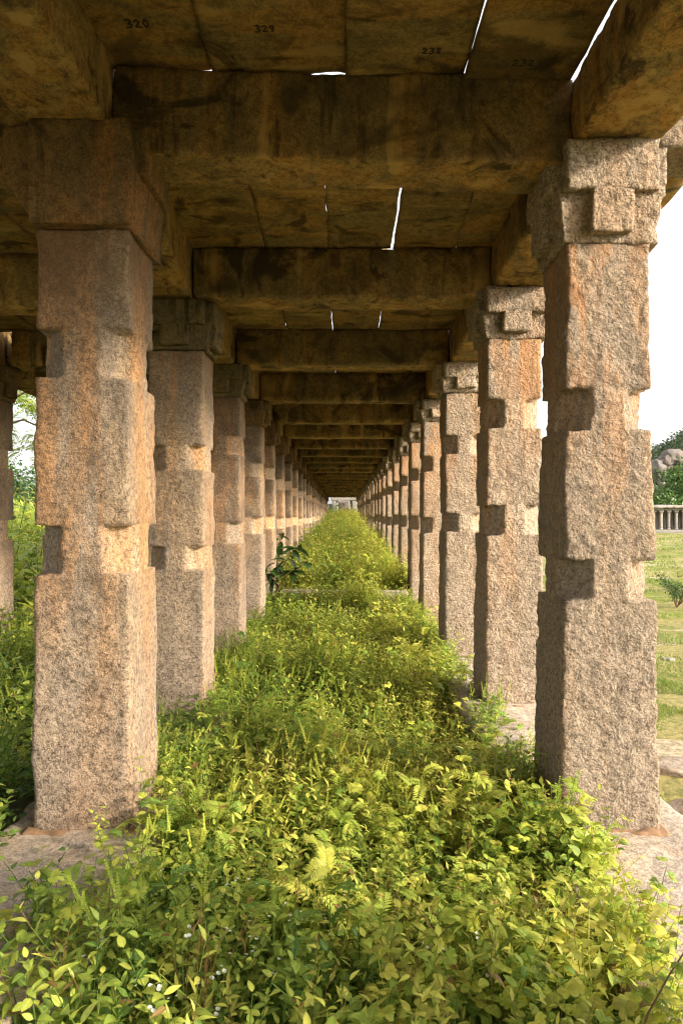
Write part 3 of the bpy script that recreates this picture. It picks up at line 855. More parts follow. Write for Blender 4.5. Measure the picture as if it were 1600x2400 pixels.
def scatter(LV, proto, pos, scale, n_near, rot=None, tilt=.2, tshift=0.):
    """add copies of proto at pos (N,3)"""
    N = len(pos)
    if N == 0: return
    a = rng.uniform(0, 2 * np.pi, N) if rot is None else rot
    tx, ty = rng.normal(0, tilt, N), rng.normal(0, tilt, N)
    ca, sa = np.cos(a), np.sin(a)
    tsh = (np.broadcast_to(tshift, N) + rng.normal(0, .13, N))[:, None]
    for kind, (p, d, u, L, W, t, b, curl, fold) in proto.f.items():
        def rotv(v):
            x = v[None, :, 0] * ca[:, None] - v[None, :, 1] * sa[:, None]
            y = v[None, :, 0] * sa[:, None] + v[None, :, 1] * ca[:, None]
            z = np.broadcast_to(v[None, :, 2], x.shape)
            x2 = x + z * tx[:, None]; y2 = y + z * ty[:, None]
            z2 = z - x * tx[:, None] - y * ty[:, None]
            return np.stack([x2, y2, z2], -1)
        pp = rotv(p) * scale[:, None, None] + pos[:, None]
        dd, uu = rotv(d), rotv(u)
        M = len(p)
        tint = np.stack([np.where(t[None] > 1.5, t[None], np.where(t[None] > .985, 1., np.where((rng.random((N, M)) < .012) & (L[None] > .02), 1., np.clip(t[None] + tsh, 0, .94)))), np.broadcast_to(b[None], (N, M))], -1).reshape(-1, 2)
        n = n_near if kind not in ('strip',) else 1
        LV.add(kind, n, pp.reshape(-1, 3), dd.reshape(-1, 3), uu.reshape(-1, 3), (L[None] * scale[:, None]).ravel(), (W[None] * scale[:, None]).ravel(), tint, np.broadcast_to(curl[None], (N, M)).ravel(), np.broadcast_to(fold[None], (N, M)).ravel())

rr = random.Random(3)
OV = [P_ovate(rr, tint=.42) for _ in range(4)]
BAS = [P_ovate(rr, h=.34, leaf=.042, spikes=3, tint=.50, wr=.24) for _ in range(4)]
BROAD = [P_ovate(rr, h=.30, leaf=.085, tint=.46, kind='heart', wr=.36) for _ in range(3)]
PIN = [P_pinnate(rr, tint=.47, rach=rr.uniform(.12, .17)) for _ in range(5)]
RND = [P_round(rr, tint=.55) for _ in range(4)]
GRD = [P_ground(rr, tint=.34) for _ in range(4)]
SPR = [P_spray(rr) for _ in range(4)]
SPRY = [P_spray(rr, h=.36, tint=.66, wr=.16) for _ in range(3)]
TALL = [P_spray(rr, h=.52, n=54, leaf=.062, tint=.60, wr=.17) for _ in range(3)] + [P_ovate(rr, h=.50, leaf=.055, tint=.55) for _ in range(2)]
def P_dry(r):
    P = Proto()
    for _ in range(3):
        pts = curve_stem(r, r.uniform(.2, .45), r.uniform(.05, .25), r.uniform(0, 6.28), 6); P.stem(pts, .0013, 1.)
        for q in range(4):
            b = np.array(pts[r.randint(2, 5)]); P.stem([b, b + np.array([r.uniform(-.06, .06), r.uniform(-.06, .06), r.uniform(.01, .08)])], .0009, 1.)
    for _ in range(3):
        a = r.uniform(0, 6.28); P.leaf('ovate', pts[r.randint(1, 5)], (math.cos(a), math.sin(a), -.3), (0, 0, 1), r.uniform(.03, .05), .012, 1., r.random(), .8, .5)
    return P.freeze()
DRY = [P_dry(rr) for _ in range(3)]
FLW = [P_flower(rr) for _ in range(2)]

def place(n, x0, x1, y0, y1, hf, keep=None):
    P = np.stack([rng.uniform(x0, x1, n), rng.uniform(y0, y1, n), np.zeros(n)], 1)
    if keep is not None: P = P[keep(P)]
    P[:, 2] = hf(P)
    return P
def field(P, f, seed): return .5 + .5 * vnoise(P * np.array([f, f, 0]) + .37, seed)

def put(LV, protos, P, smin, smax, n_near, tshift=0., tilt=.2):
    i = rng.integers(0, len(protos), len(P))
    for k, pr in enumerate(protos):
        q = P[i == k]
        ts = tshift if np.isscalar(tshift) else tshift[i == k]
        hz = .62 + .80 * field(q, 1.9, 91) if len(q) else 1
        scatter(LV, pr, q, rng.uniform(smin, smax, len(q)) * hz, n_near, tilt=tilt, tshift=ts)

def clear_of_pillars(P):
    """nothing grows out of a pillar or in front of the lens"""
    x, y = P[:, 0], P[:, 1]
    ok = np.hypot(x, y) > .75
    return ok
def sunny(P):          # yellower towards the lawn side and the far end
    return .14 + .10 * np.clip(P[:, 0], -1, 1) + .28 * (field(P, .9, 5) - .5) + .30 * (field(P, 2.3, 6) - .5)

NEAR = Leaves()
def near_zone(y0, y1, dens, n_near, sc=1.0):
    A = 2.5 * (y1 - y0)
    def cover(p, n, kf, smin, smax, x0=-1.14, x1=1.2, ts=0.):
        P = place(int(n * A), x0, x1, y0, y1, soil_hs, lambda q: clear_of_pillars(q) & (rng.random(len(q)) < kf(q)))
        put(NEAR, p, P, smin * sc, smax * sc, n_near, tshift=sunny(P) + ts)
    cover(GRD, 150 * dens, lambda q: np.ones(len(q)), .9, 1.5, ts=-.08)
    cover(GRD, 60 * dens, lambda q: field(q, 1.6, 21) > .5, 1.2, 1.9, ts=-.05)
    mid = lambda q: np.exp(-((q[:, 1] - 4.4) / 2.0) ** 2)
    cover(OV, 48 * dens, lambda q: np.clip(1.6 * field(q, 1.1, 22) - .2, .1, 1) * np.where(q[:, 1] < 3.2, 1, .85), .75, 1.25)
    cover(BAS, 42 * dens, lambda q: np.clip(2.6 * field(q, .9, 23) - .9, 0, 1) * np.where(q[:, 0] < .35, 1, .25) * np.where(q[:, 1] < 7, 1, .4), .7, 1.1)
    cover(PIN, 44 * dens, lambda q: (q[:, 1] > 2.5) * np.clip(.10 + mid(q) + .9 * (field(q, .8, 24) - .5), .05, 1), .75, 1.25)
    cover(RND, 40 * dens, lambda q: np.clip((q[:, 0] + .1) * 1.3, 0, 1) * np.where(q[:, 1] < 3.4, 1, .25), .8, 1.3, x0=-.2, x1=1.25)
    cover(SPR, 54 * dens, lambda q: np.clip((q[:, 1] - 1.6) / 2.0, .35, 1), .6, 1.25)
    cover(SPRY, 46 * dens, lambda q: np.clip(.36 + q[:, 0] * .6 + .8 * (field(q, .7, 26) - .5), .03, 1), .7, 1.15)
    cover(TALL, 9 * dens, lambda q: np.clip(2.4 * field(q, 1.4, 27) - .9, 0, 1) * np.where(q[:, 1] < 2.2, .25, 1), .75, 1.15)
    cover(BROAD, 15 * dens, lambda q: np.clip(2.6 * field(q, 1.2, 28) - 1.0, 0, 1), .5, .95, ts=-.1)
    cover(DRY, 7 * dens, lambda q: field(q, 1.5, 29) > .35, .7, 1.1)
    cover(FLW, 5 * dens, lambda q: (q[:, 1] < 3.2) * np.clip(.6 - q[:, 0] * .6, 0, 1), .9, 1.2)
near_zone(.9, 3.4, 1.05, 5, .96)
near_zone(3.4, 6.2, .95, 4, 1.03)
near_zone(6.2, 12.2, .72, 3, 1.22)
# broad leaved runners by the lawn side pillar and in the corner
P = place(26, .75, 1.2, 3.1, 4.2, soil_hs); put(NEAR, BROAD, P, .8, 1.15, 5, tshift=-.02)
P = place(30, -1.1, .3, 1.6, 3.2, soil_hs, clear_of_pillars); put(NEAR, BROAD, P, .55, .85, 5, tshift=.03)
# growth spilling over the plinth edges
def hug(P):
    out = np.ones(len(P), bool)
    for k in range(1, 7):
        for cx in (CX_R(k), CX_L(k)):
            out &= ~((np.abs(P[:, 0] - cx) < .30) & (np.abs(P[:, 1] - YF[k] - .25) < .33))
    return out
low = lambda q: q[:, 2] - .02
for (xa, xb, n) in ((-1.42, -1.0, 620), (1.0, 1.26, 330)):
    P = place(n, xa, xb, 3.4, 12.2, low, lambda q: hug(q) & (field(q, 1.3, 44) > .36)); put(NEAR, OV + SPR + PIN + BAS, P, .6, 1.0, 3, tshift=.05)
    P = place(n, xa, xb, 3.4, 12.2, low, lambda q: hug(q) & (field(q, 1.3, 44) > .30)); put(NEAR, GRD, P, 1.1, 1.9, 3)
P = place(420, -1.1, 1.12, 11.3, 12.13, lambda q: q[:, 2] - .04); put(NEAR, SPR + SPRY + OV, P, 1.0, 1.5, 3, tshift=.08)
P = place(70, 1.1, 1.34, 1.1, 3.3, lambda q: q[:, 2] - .03, lambda q: rng.random(len(q)) < np.clip((3.4 - q[:, 1]) / 1.6, .1, 1))
put(NEAR, RND + SPRY, P, .6, 1.0, 5, tshift=.08)
P = place(70, -1.7, -1.05, 1.2, 2.95, lambda q: q[:, 2] - .03); put(NEAR, OV + RND, P, .7, 1.05, 5, tshift=.02)
M_LEAF_W = leaf_mat('weed_leaves_and_flowers', GREEN)
o = link('undergrowth', NEAR.mesh('undergrowth'), M_LEAF); tag(o, 'dense yellow green weeds filling the sunken passage floor', 'undergrowth', None, 'stuff')

FAR = Leaves()
def far_zone(y0, y1, dens, sc):
    A = 2.4 * (y1 - y0)
    for pr, n, s0, s1, ts in ((GRD, 40, 1.5, 2.4, 0.), (SPR, 34, .8, 1.25, .05), (SPRY, 30, .8, 1.25, .05), (OV, 14, .9, 1.3, .08), (PIN, 18, .9, 1.4, .03), (TALL, 9, .9, 1.3, .02), (BROAD, 6, .7, 1.2, -.08)):
        P = place(int(n * A * dens * 1.15), -1.2, 1.22, y0, y1, soil_hs, lambda q: (field(q, 1.1, 33) > .30) | (rng.random(len(q)) < .3))
        put(FAR, pr, P, s0 * sc, s1 * sc, 2, tshift=sunny(P) + ts)
far_zone(12.5, 20, .8, 1.35)
far_zone(20, 32, .5, 1.6)
far_zone(32, 46, .4, 1.75)
far_zone(46, 61, .3, 2.1)
o = link('far_undergrowth', FAR.mesh('far_undergrowth'), M_LEAF); tag(o, 'sunlit weeds on the raised floor beyond the step stone', 'undergrowth', None, 'stuff')

# side aisle and the thicket outside it
SIDE = Leaves()
P = place(1300, -4.0, -1.85, 1.8, 14, lambda q: q[:, 2] - .06); put(SIDE, OV + BAS + SPR + BROAD, P, .9, 1.6, 3, tshift=-.02)
P = place(900, -4.0, -1.85, 1.8, 14, lambda q: q[:, 2] - .06); put(SIDE, GRD, P, 1.4, 2.6, 3, tshift=-.08)
P = place(500, -4.0, -1.85, 14, 40, lambda q: q[:, 2] - .06); put(SIDE, OV + SPR + GRD, P, 1.3, 2.4, 2)
o = link('aisle_undergrowth', SIDE.mesh('aisle_undergrowth'), M_LEAF); tag(o, 'shaded leafy weeds filling the side aisle behind the inner pillars', 'undergrowth', None, 'stuff')

# ------------------------------------------------------------------ crowns built of leaf clumps
def crown_mesh(name, lobes, n, leaf, tint, seed, kind='ovate', nn=2, wr=.32, shell=.55):
    r = np.random.default_rng(seed)
    LV = Leaves()
    vol = np.array([l[3] * l[4] * l[5] for l in lobes]); pr = vol ** .7 / (vol ** .7).sum()
    li = r.choice(len(lobes), n, p=pr)
    lb = np.array(lobes)[li]
    d = unit(r.normal(0, 1, (n, 3)))
    rad = (shell + (1 - shell) * r.random(n)) * (1 + .22 * vnoise(d * 2.6 + li[:, None] * 3.1, seed))
    p = lb[:, :3] + d * lb[:, 3:6] * rad[:, None]
    cl = vnoise(p / max(leaf * 6, .01), seed + 3)
    keep = cl > -.30
    p, d = p[keep], d[keep]; cl = cl[keep]
    m = len(p)
    dd = unit(d * .5 + r.normal(0, .6, (m, 3)) + np.array([0, 0, -.15]))
    uu = unit(d * .7 + np.array([0, 0, .8]) + r.normal(0, .35, (m, 3)))
    L = leaf * r.uniform(.6, 1.35, m)
    tt = np.clip(tint + .22 * cl + r.normal(0, .09, m), 0, 1)
    LV.add(kind, nn, p, dd, uu, L, L * wr, np.stack([tt, r.random(m)], 1), .2, .2)
    return LV.mesh(name)

def tube(pts, rads, ns=7):
    V, Q = [], []
    pts = np.array(pts, float)
    for i, p in enumerate(pts):
        d = pts[min(i + 1, len(pts) - 1)] - pts[max(i - 1, 0)]
        d = d / max(np.linalg.norm(d), 1e-9)
        a = np.cross(d, (.13, .97, .2)); a /= np.linalg.norm(a); b = np.cross(d, a)
        for j in range(ns):
            t = j * 2 * math.pi / ns
            V.append(p + (a * math.cos(t) + b * math.sin(t)) * rads[i])
    for i in range(len(pts) - 1):
        for j in range(ns):
            k = (j + 1) % ns
            Q.append((i * ns + j, i * ns + k, (i + 1) * ns + k, (i + 1) * ns + j))
    return np.array(V), np.array(Q)

def tree(loc, lobes, n, leaf, tint, seed, label, h_trunk, rad, group=None, name='tree', mat=None, kind='ovate', wr=.32, shell=.55):
    root = empty(name, loc, label, 'tree' if name == 'tree' else 'bush', group)
    parts = [tube([(0, 0, -.2), (rad * .4, 0, h_trunk * .5), (rad * .2, rad * .3, h_trunk)], [rad * 1.25, rad, rad * .75])]
    for l in lobes[:6]:
        parts.append(tube([(rad * .2, rad * .3, h_trunk * .85), (l[0] * .45, l[1] * .45, h_trunk + (l[2] - h_trunk) * .5), (l[0] * .9, l[1] * .9, l[2])], [rad * .6, rad * .35, rad * .12], 5))
    V, Q = join(parts)
    link('trunk', mesh_from('trunk', V, Q), M_BARK, root)
    link('crown', crown_mesh('crown', lobes, n, leaf, tint, seed, kind, 2, wr, shell), mat or M_TREELEAF, root)
    return root

def lobes_for(r, w, h, z0, n):
    out = []
    for _ in range(n):
        a = r.uniform(0, 6.28); q = w * .55 * math.sqrt(r.random())
        s = r.uniform(.32, .55)
        out.append((math.cos(a) * q, math.sin(a) * q, z0 + h * r.uniform(.2, .85), w * s, w * s, h * s * .6))
    return out

# ------------------------------------------------------------------ outside: ground, lawn, hill
GZ = -.7
def ground_h(P):
    x, y = P[:, 0], P[:, 1]
    return GZ + .05 * vnoise(P * .35, 71) + .03 * vnoise(P * 1.3, 72)
surface('ground', -1500, 1500, -600, 2600, 60, 60, lambda P: np.full(len(P), GZ - .12), M_LAWN)
surface('lawn', 1.9, 70, -8, 110, 170, 280, ground_h, M_LAWN)
surface('thicket_ground', -60, -4.7, -4, 90, 40, 60, lambda P: -.35 + .1 * vnoise(P * .3, 73), M_SOIL)

LG = Leaves()
def grass_zone(n, x0, x1, y0, y1, h, wid, seed):
    # only the strip seen past the lawn side pillars (with a margin)
    P = np.stack([rng.uniform(x0, x1, n), rng.uniform(y0, y1, n), np.zeros(n)], 1)
    s = P[:, 0] / P[:, 1]
    P = P[(s > .36) & (s < .66) & (field(P, .8, 80) + .5 * field(P, 3.1, 81) > .80)]
    P[:, 2] = ground_h(P) - .005
    m = len(P)
    d = unit(np.stack([rng.normal(0, .45, m), rng.normal(0, .45, m), np.ones(m)], 1))
    u = unit(rng.normal(0, 1, (m, 3)) * np.array([1, 1, .1]))
    L = h * rng.uniform(.5, 1.4, m)
    LG.add('blade', 2, P, d, u, L, wid, np.stack([np.clip(.48 + .6 * (field(P, .5, 83) - .3) + rng.normal(0, .12, m), 0, 1), rng.random(m)], 1), rng.uniform(.1, .6, m), 0)
grass_zone(90000, 1.95, 7, 3.6, 10, .05, .0035, 1)
grass_zone(80000, 3.5, 16, 10, 25, .07, .007, 2)
grass_zone(50000, 9, 40, 25, 70, .11, .022, 3)
o = link('lawn_grass', LG.mesh('lawn_grass'), M_GRASS); tag(o, 'short patchy sunlit grass of the lawn beside the gallery', 'grass', None, 'stuff')

def boulder(loc, size, seed, label, name='boulder', mat=M_BOULDER, res=10, cat='boulder', group=None):
    C, Q = grid_box(res, res, res)
    V = unit(C / res * 2 - 1)
    V = V * np.array(size)
    V = V * (1 - .22 * np.abs(vnoise(V / max(size) * 2.3 + seed, seed + 4)) + .16 * vnoise(V / max(size) * 1.6 + seed, seed) + .07 * vnoise(V / max(size) * 4 + seed, seed + 1))[:, None]
    o = link(name, mesh_from(name, V, Q), mat, None, loc)
    return tag(o, label, cat, group)
boulder((3.10, 6.3, GZ + .03), (.28, .22, .13), 3, 'low pinkish stone lying in the grass close behind the big lawn side pillar', 'stone', M_PLINTH, 14, 'stone')
boulder((2.5, 4.9, GZ + .12), (.22, .2, .24), 5, 'small grey stone at the foot of the plinth edge', 'stone', M_PLINTH, 12, 'stone')
boulder((5.35, 11.2, GZ + .0), (.10, .08, .04), 8, 'flat pale stone set in the lawn halfway to the pavilion', 'stone', M_PALE, 12, 'stone')

# sparse thorny shrub on the lawn
def twig_shrub(loc, h, w, seed, label, nleaf=2600):
    r = random.Random(seed)
    root = empty('thorn_shrub', loc, label, 'shrub')
    parts, tips = [], []
    for _ in range(14):
        a = r.uniform(0, 6.28); q = w * r.uniform(.4, 1)
        e = (math.cos(a) * q, math.sin(a) * q, h * r.uniform(.4, 1))
        m = (e[0] * .4, e[1] * .4, e[2] * .6)
        parts.append(tube([(0, 0, -.05), m, e], [.010, .006, .002], 4)); tips += [np.array(m) * (1 - t) + np.array(e) * t for t in np.linspace(0, 1, 6)]
    V, Q = join(parts); link('stem', mesh_from('stem', V, Q), M_STEM, root)
    g = np.random.default_rng(seed); T = np.array(tips)
    p = T[g.integers(0, len(T), nleaf)] + g.normal(0, .06, (nleaf, 3)) * np.array([1.3, 1.3, .7])
    LV = Leaves()
    LV.add('ovate', 2, p, unit(g.normal(0, 1, (nleaf, 3))), unit(g.normal(0, .4, (nleaf, 3)) + [0, 0, 1]), g.uniform(.03, .07, nleaf), .014, np.stack([g.uniform(.2, .6, nleaf), g.random(nleaf)], 1), .2, .2)
    link('foliage', LV.mesh('foliage'), M_TREELEAF, root)
twig_shrub((8.6, 17.6, GZ), .85, 1.0, 4, 'sparse thorny green shrub on the dry lawn beside the big pillar')

# ruined colonnade across the lawn
YP = 78.
pav = empty('colonnade_pavilion', (42, YP, GZ), 'long low ruined stone pavilion with a row of grey pillars across the lawn', 'pavilion')
V, Q = rough_box((-8, -.6, -.2), (8, 4, .42), .35, 950, [(.5, .03, .03)], round_=.04); link('base', mesh_from('base', V, Q), M_PALE, pav)
V, Q = rough_box((-8, 3.5, .4), (8, 3.9, 2.61), .35, 953, [(.5, .03, .03)]); link('dark_gap_sheet', mesh_from('dark_gap_sheet', V, Q), M_BOULDER, pav)  # dark sheet added behind the pillars so their gaps look shaded
V, Q = rough_box((-8, -.25, 2.62), (8, 4, 2.86), .3, 951, [(.5, .03, .03), (1.6, .02, .03)], round_=.05); link('lintel', mesh_from('lintel', V, Q), M_PALE, pav)
V, Q = rough_box((-8.2, -.75, 2.84), (8.2, 4.3, 3.18), .2, 952, [(.7, .03, .07), (2.2, .03, .06)], round_=.09); link('roof', mesh_from('roof', V, Q), M_PALE, pav)
def pav_pillar(seed):
    return join([rough_box((-.17, -.17, .40), (.17, .17, .62), .12, seed, [(3, .01, 0)]), rough_box((-.14, -.13, .6), (.14, .13, 2.40), .12, seed + 1, [(3, .012, 0)]),
                 rough_box((-.24, -.2, 2.38), (.24, .2, 2.64), .1, seed + 3, [(3, .012, 0)])])
V, Q = pav_pillar(960); pme = mesh_from('pillar', V, Q); pme.materials.append(M_PALE)
for i in range(18):
    for yy in (0, 1.9):
        o = bpy.data.objects.new('pillar', pme); COL.objects.link(o); o.parent = pav
        o.location = (-7.4 + .86 * i + (.36 if yy else 0), yy, 0)
        o.scale = (1.1 if not yy else 1.5, 1, 1)

r = random.Random(8)
for i, (x, y, w, h, t) in enumerate(((44, 92, 7, 7.2, .52), (51, 97, 7, 8.5, .50), (40, 104, 6, 6, .28), (58, 104, 8, 9, .40))):
    tree((x, y, GZ), lobes_for(r, w, h, .5, 11), 5200, .5, t, 20 + i,
         ['bright green rounded tree right behind the pavilion roof', 'bushy bright green tree at the edge of the picture behind the pavilion', 'dark low tree half hidden by the big pillar, behind the pavilion', 'tall tree at the foot of the rocky hill'][i], 1.6, .22, 'trees behind the pavilion')

def hill_h(P):
    x, y = P[:, 0], P[:, 1]
    h = 55 * np.exp(-((x - 190) / 76) ** 2 - ((y - 275) / 90) ** 2)
    return GZ - 3 + h + 2.2 * vnoise(P * .035, 75) + 1.0 * vnoise(P * .09, 76)
surface('hill', 40, 420, 120, 460, 90, 80, hill_h, M_HILL)
HS = Leaves()
n = 42000
P = np.stack([rng.uniform(85, 190, n), rng.uniform(150, 300, n), np.zeros(n)], 1)
s = P[:, 0] / P[:, 1]; P = P[(s > .40) & (s < .72)]
f = .5 + .5 * vnoise(P * .09, 77)
P = P[f > .30]; m = len(P)
P[:, 2] = hill_h(P) + rng.uniform(0, 1, m) ** 1.3 * 5.5 * (.5 + .5 * vnoise(P * .16, 79))
HS.add('ovate', 2, P, unit(rng.normal(0, 1, (m, 3))), unit(rng.normal(0, .5, (m, 3)) + [0, -.3, 1]), rng.uniform(.7, 1.5, m), .42, np.stack([np.clip(.42 + .3 * vnoise(P * .12, 78) + rng.normal(0, .08, m), 0, 1), rng.random(m)], 1), .2, .2)
o = link('hillside_scrub', HS.mesh('hillside_scrub'), M_SCRUB_HAZED); tag(o, 'green scrub and trees covering the distant rocky hill', 'scrub', None, 'stuff')
for i, (px, py, sz, lab) in enumerate(((1577, 1064, (4.2, 3, 3.3), 'largest pinkish grey granite boulder on the wooded hill'), (1557, 1078, (3.2, 3, 3.4), 'granite boulder leaning against the largest one on the hill'),
                                       (1540, 1096, (3.0, 3, 4.4), 'steep lower granite boulder on the hill next to the big pillar edge'), (1549, 1122, (.9, .9, .6), 'small pale boulder among the trees below the hill'))):
    Y = 236 if i < 3 else 150
    boulder(((px - 803) * Y / 1600, Y, EYE + (1200 - py) * Y / 1600 - 1.0), sz, 30 + i, lab, res=12, group='boulders on the hill')

# ------------------------------------------------------------------ end gateway
YG = 62.
gate = empty('stone_gateway', (0.16, YG, .75), 'pale sunlit stone gateway closing the far end of the passage', 'gateway')
def gpart(name, lo, hi, seed, mat=M_PALE):
    lo = (lo[0] * 1.22, lo[1], lo[2]); hi = (hi[0] * 1.22, hi[1], hi[2] * (1.08 if hi[2] > 1 else 1)); lo = (lo[0], lo[1], lo[2] * (1.08 if lo[2] > 1 else 1))
    V, Q = rough_box(lo, hi, .08, seed, [(1.5, .02, .01), (6, .008, .01)], round_=.02); link(name, mesh_from(name, V, Q), mat, gate)
gpart('jamb', (-.92, -.2, -.6), (-.66, .3, 1.86), 970)
gpart('jamb', (.55, -.2, -.6), (.92, .3, 1.86), 971)
gpart('lintel', (-1.0, -.25, 1.865), (1.0, .35, 2.13), 972)
gpart('door_frame', (-.655, .02, -.6), (-.5, .25, 1.86), 973)
gpart('door_frame', (.40, .02, -.6), (.545, .25, 1.86), 974)
gpart('wall_panel', (-.49, .9, -.6), (.39, 1.1, 1.85), 975, M_BOULDER)
gpart('side_wall', (-3.2, .0, -.6), (-.93, .4, 1.6), 976, M_BOULDER)
gpart('side_wall', (.93, .0, -.6), (3.2, .4, 1.6), 977, M_BOULDER)
tree((-.8, 59.6, .5), [(0, 0, .9, .45, .4, .5), (.35, 0, .6, .35, .3, .4), (-.2, 0, 1.5, .3, .3, .5), (.15, .2, 1.75, .25, .25, .2)], 700, .12, .5, 55, 'small green sapling growing against the far gateway', .6, .03, name='bush')
for i, (x, y, w, h) in enumerate(((-9, 80, 9, 9), (7, 84, 9, 8))):
    tree((x, y, GZ), lobes_for(r, w, h, 1, 9), 3000, .45, .4, 60 + i, ['green tree standing beyond the far gateway towards the thicket', 'green tree standing beyond the far gateway towards the lawn'][i], 2, .25)

# ------------------------------------------------------------------ thicket and trees on the inner (left) side
TH = Leaves()
P = place(2600, -14, -4.7, 4.5, 24, lambda q: q[:, 2] - .35, lambda q: (-q[:, 0] / q[:, 1] > .36) & (-q[:, 0] / q[:, 1] < .62))
put(TH, OV + BROAD + SPR + SPRY, P, 2.2, 4.2, 3, tshift=.06)
P = place(1500, -26, -8, 20, 46, lambda q: q[:, 2] - .35, lambda q: (-q[:, 0] / q[:, 1] > .34) & (-q[:, 0] / q[:, 1] < .62))
put(TH, OV + SPRY, P, 4, 7, 2, tshift=.14)
o = link('thicket', TH.mesh('thicket'), M_LEAF); tag(o, 'waist high tangle of bright green weeds outside the side aisle', 'thicket', None, 'stuff')
for i, (x, y, w, h, t) in enumerate(((-8.2, 15.5, 2.2, 2.0, .52), (-12.2, 23, 3.4, 2.4, .62), (-17, 34, 4.5, 2.9, .68), (-7.2, 12.0, 1.6, 1.5, .36))):
    tree((x, y, -.35), lobes_for(r, w, h, -.1, 9), 3000, .16 + .004 * y, t, 70 + i,
         ['green bush right behind the toothed outer pillar', 'yellow green bush further back in the thicket', 'sunlit yellowish bush at the back of the thicket', 'dark broad bush low beside the toothed outer pillar'][i], .5, .05, 'bushes of the thicket', 'bush', M_LEAF)
for i, (x, y, w, h, t) in enumerate(((-35, 74, 7, 7.5, .36), (-42, 78, 7, 6.0, .42), (-29, 70, 6, 5.5, .34))):
    tree((x, y, -.5), lobes_for(r, w, h, .3, 10), 4200, .42, t, 80 + i, ['dark dense tree on the skyline beyond the thicket', 'grey green tree on the skyline, furthest from the pillars', 'dense tree on the skyline behind the streaked pillar'][i], 1.5, .2, 'trees beyond the thicket')
# tree with feathery sprays hanging in front of the sky
nm = empty('feathery_tree', (-7.0, 12.5, -.15), 'tree with feathery hanging leaf sprays against the white sky', 'tree')
V, Q = join([tube([(0, 0, 0), (.1, .1, 2.2), (.4, 0, 4.2), (1.0, .1, 5.6)], [.11, .09, .06, .03]), tube([(.3, 0, 3.6), (1.3, -.2, 4.05), (2.1, -.3, 3.7)], [.04, .025, .01], 5),
             tube([(.25, 0, 3.3), (1.2, -.1, 3.55), (2.0, -.2, 3.2)], [.03, .02, .008], 5), tube([(.3, 0, 3.5), (-.8, .3, 4.4), (-1.6, .2, 4.6)], [.04, .025, .01], 5)])
link('trunk', mesh_from('trunk', V, Q), M_BARK, nm)
NL = Leaves()
NEEM = [P_pinnate(rr, h=.05, nl=6, leaflet=.075, pairs=7, tint=.5, wr=.14, rach=.34) for _ in range(4)]
pts = []
for _ in range(46): pts.append((rr.uniform(.5, 2.2), rr.uniform(-.5, .4), rr.uniform(2.75, 4.1)))
for _ in range(60): pts.append((rr.uniform(-1.8, 1.2), rr.uniform(-.8, .8), rr.uniform(3.8, 5.8)))
put(NL, NEEM, np.array(pts), .8, 1.2, 2, tilt=.6)
link('crown', NL.mesh('crown'), M_LEAF, nm)

# ------------------------------------------------------------------ single plants that stand out
def lone(name, proto, loc, scale, label, cat='plant', mat=M_LEAF, n=5, group=None, rot=0.):
    LV = Leaves(); scatter(LV, proto, np.array([[0., 0., 0.]]), np.array([scale]), n, rot=np.array([rot]), tilt=.02)
    o = link(name, LV.mesh(name), mat, None, loc)
    return tag(o, label, cat, group)
r2 = random.Random(21)
def at(px, py, Y): return ((px - 803) * Y / 1600, Y, EYE + (1200 - py) * Y / 1600)

# dark large-leaved sapling by the inner row
def big_leaf_sapling(loc):
    root = empty('large_leaf_sapling', loc, 'dark sapling with large drooping glossy leaves beside the inner row, before the step stone', 'sapling')
    r = random.Random(2)
    br = [[(0, 0, 0), (.10, .0, .22), (.30, -.05, .38), (.52, -.1, .50)], [(0, 0, 0), (-.03, .1, .35), (.02, .12, .75), (.06, .1, 1.0)], [(.03, 0, .1), (-.12, -.05, .28), (-.18, -.1, .4)], [(0, .05, .3), (.22, .1, .62), (.36, .08, .78)]]
    V, Q = join([tube(b, np.linspace(.012, .004, len(b)), 5) for b in br])
    link('stem', mesh_from('stem', V, Q), M_STEM, root)
    LV = Leaves(); p, d, u, L = [], [], [], []
    for b in br:
        b = np.array(b)
        for q in range(15):
            t = r.uniform(.25, 1) * (len(b) - 1); i = min(int(t), len(b) - 2)
            c = b[i] + (b[i + 1] - b[i]) * (t - i)
            a = r.uniform(0, 6.28); el = r.uniform(-.9, .45)
            p.append(c); d.append((math.cos(a) * math.cos(el), math.sin(a) * math.cos(el), math.sin(el))); u.append((r.uniform(-.3, .3), r.uniform(-.3, .3), 1)); L.append(r.uniform(.19, .33))
    L = np.array(L); m = len(L)
    LV.add('ovate', 5, np.array(p), np.array(d, float), np.array(u), L, L * .19, np.stack([np.array([r.uniform(.2, .95) for _ in range(m)]), np.array([r.random() for _ in range(m)])], 1), .35, .3)
    link('foliage', LV.mesh('foliage'), M_DARKLEAF, root)
big_leaf_sapling((-1.10, 11.5, .38))

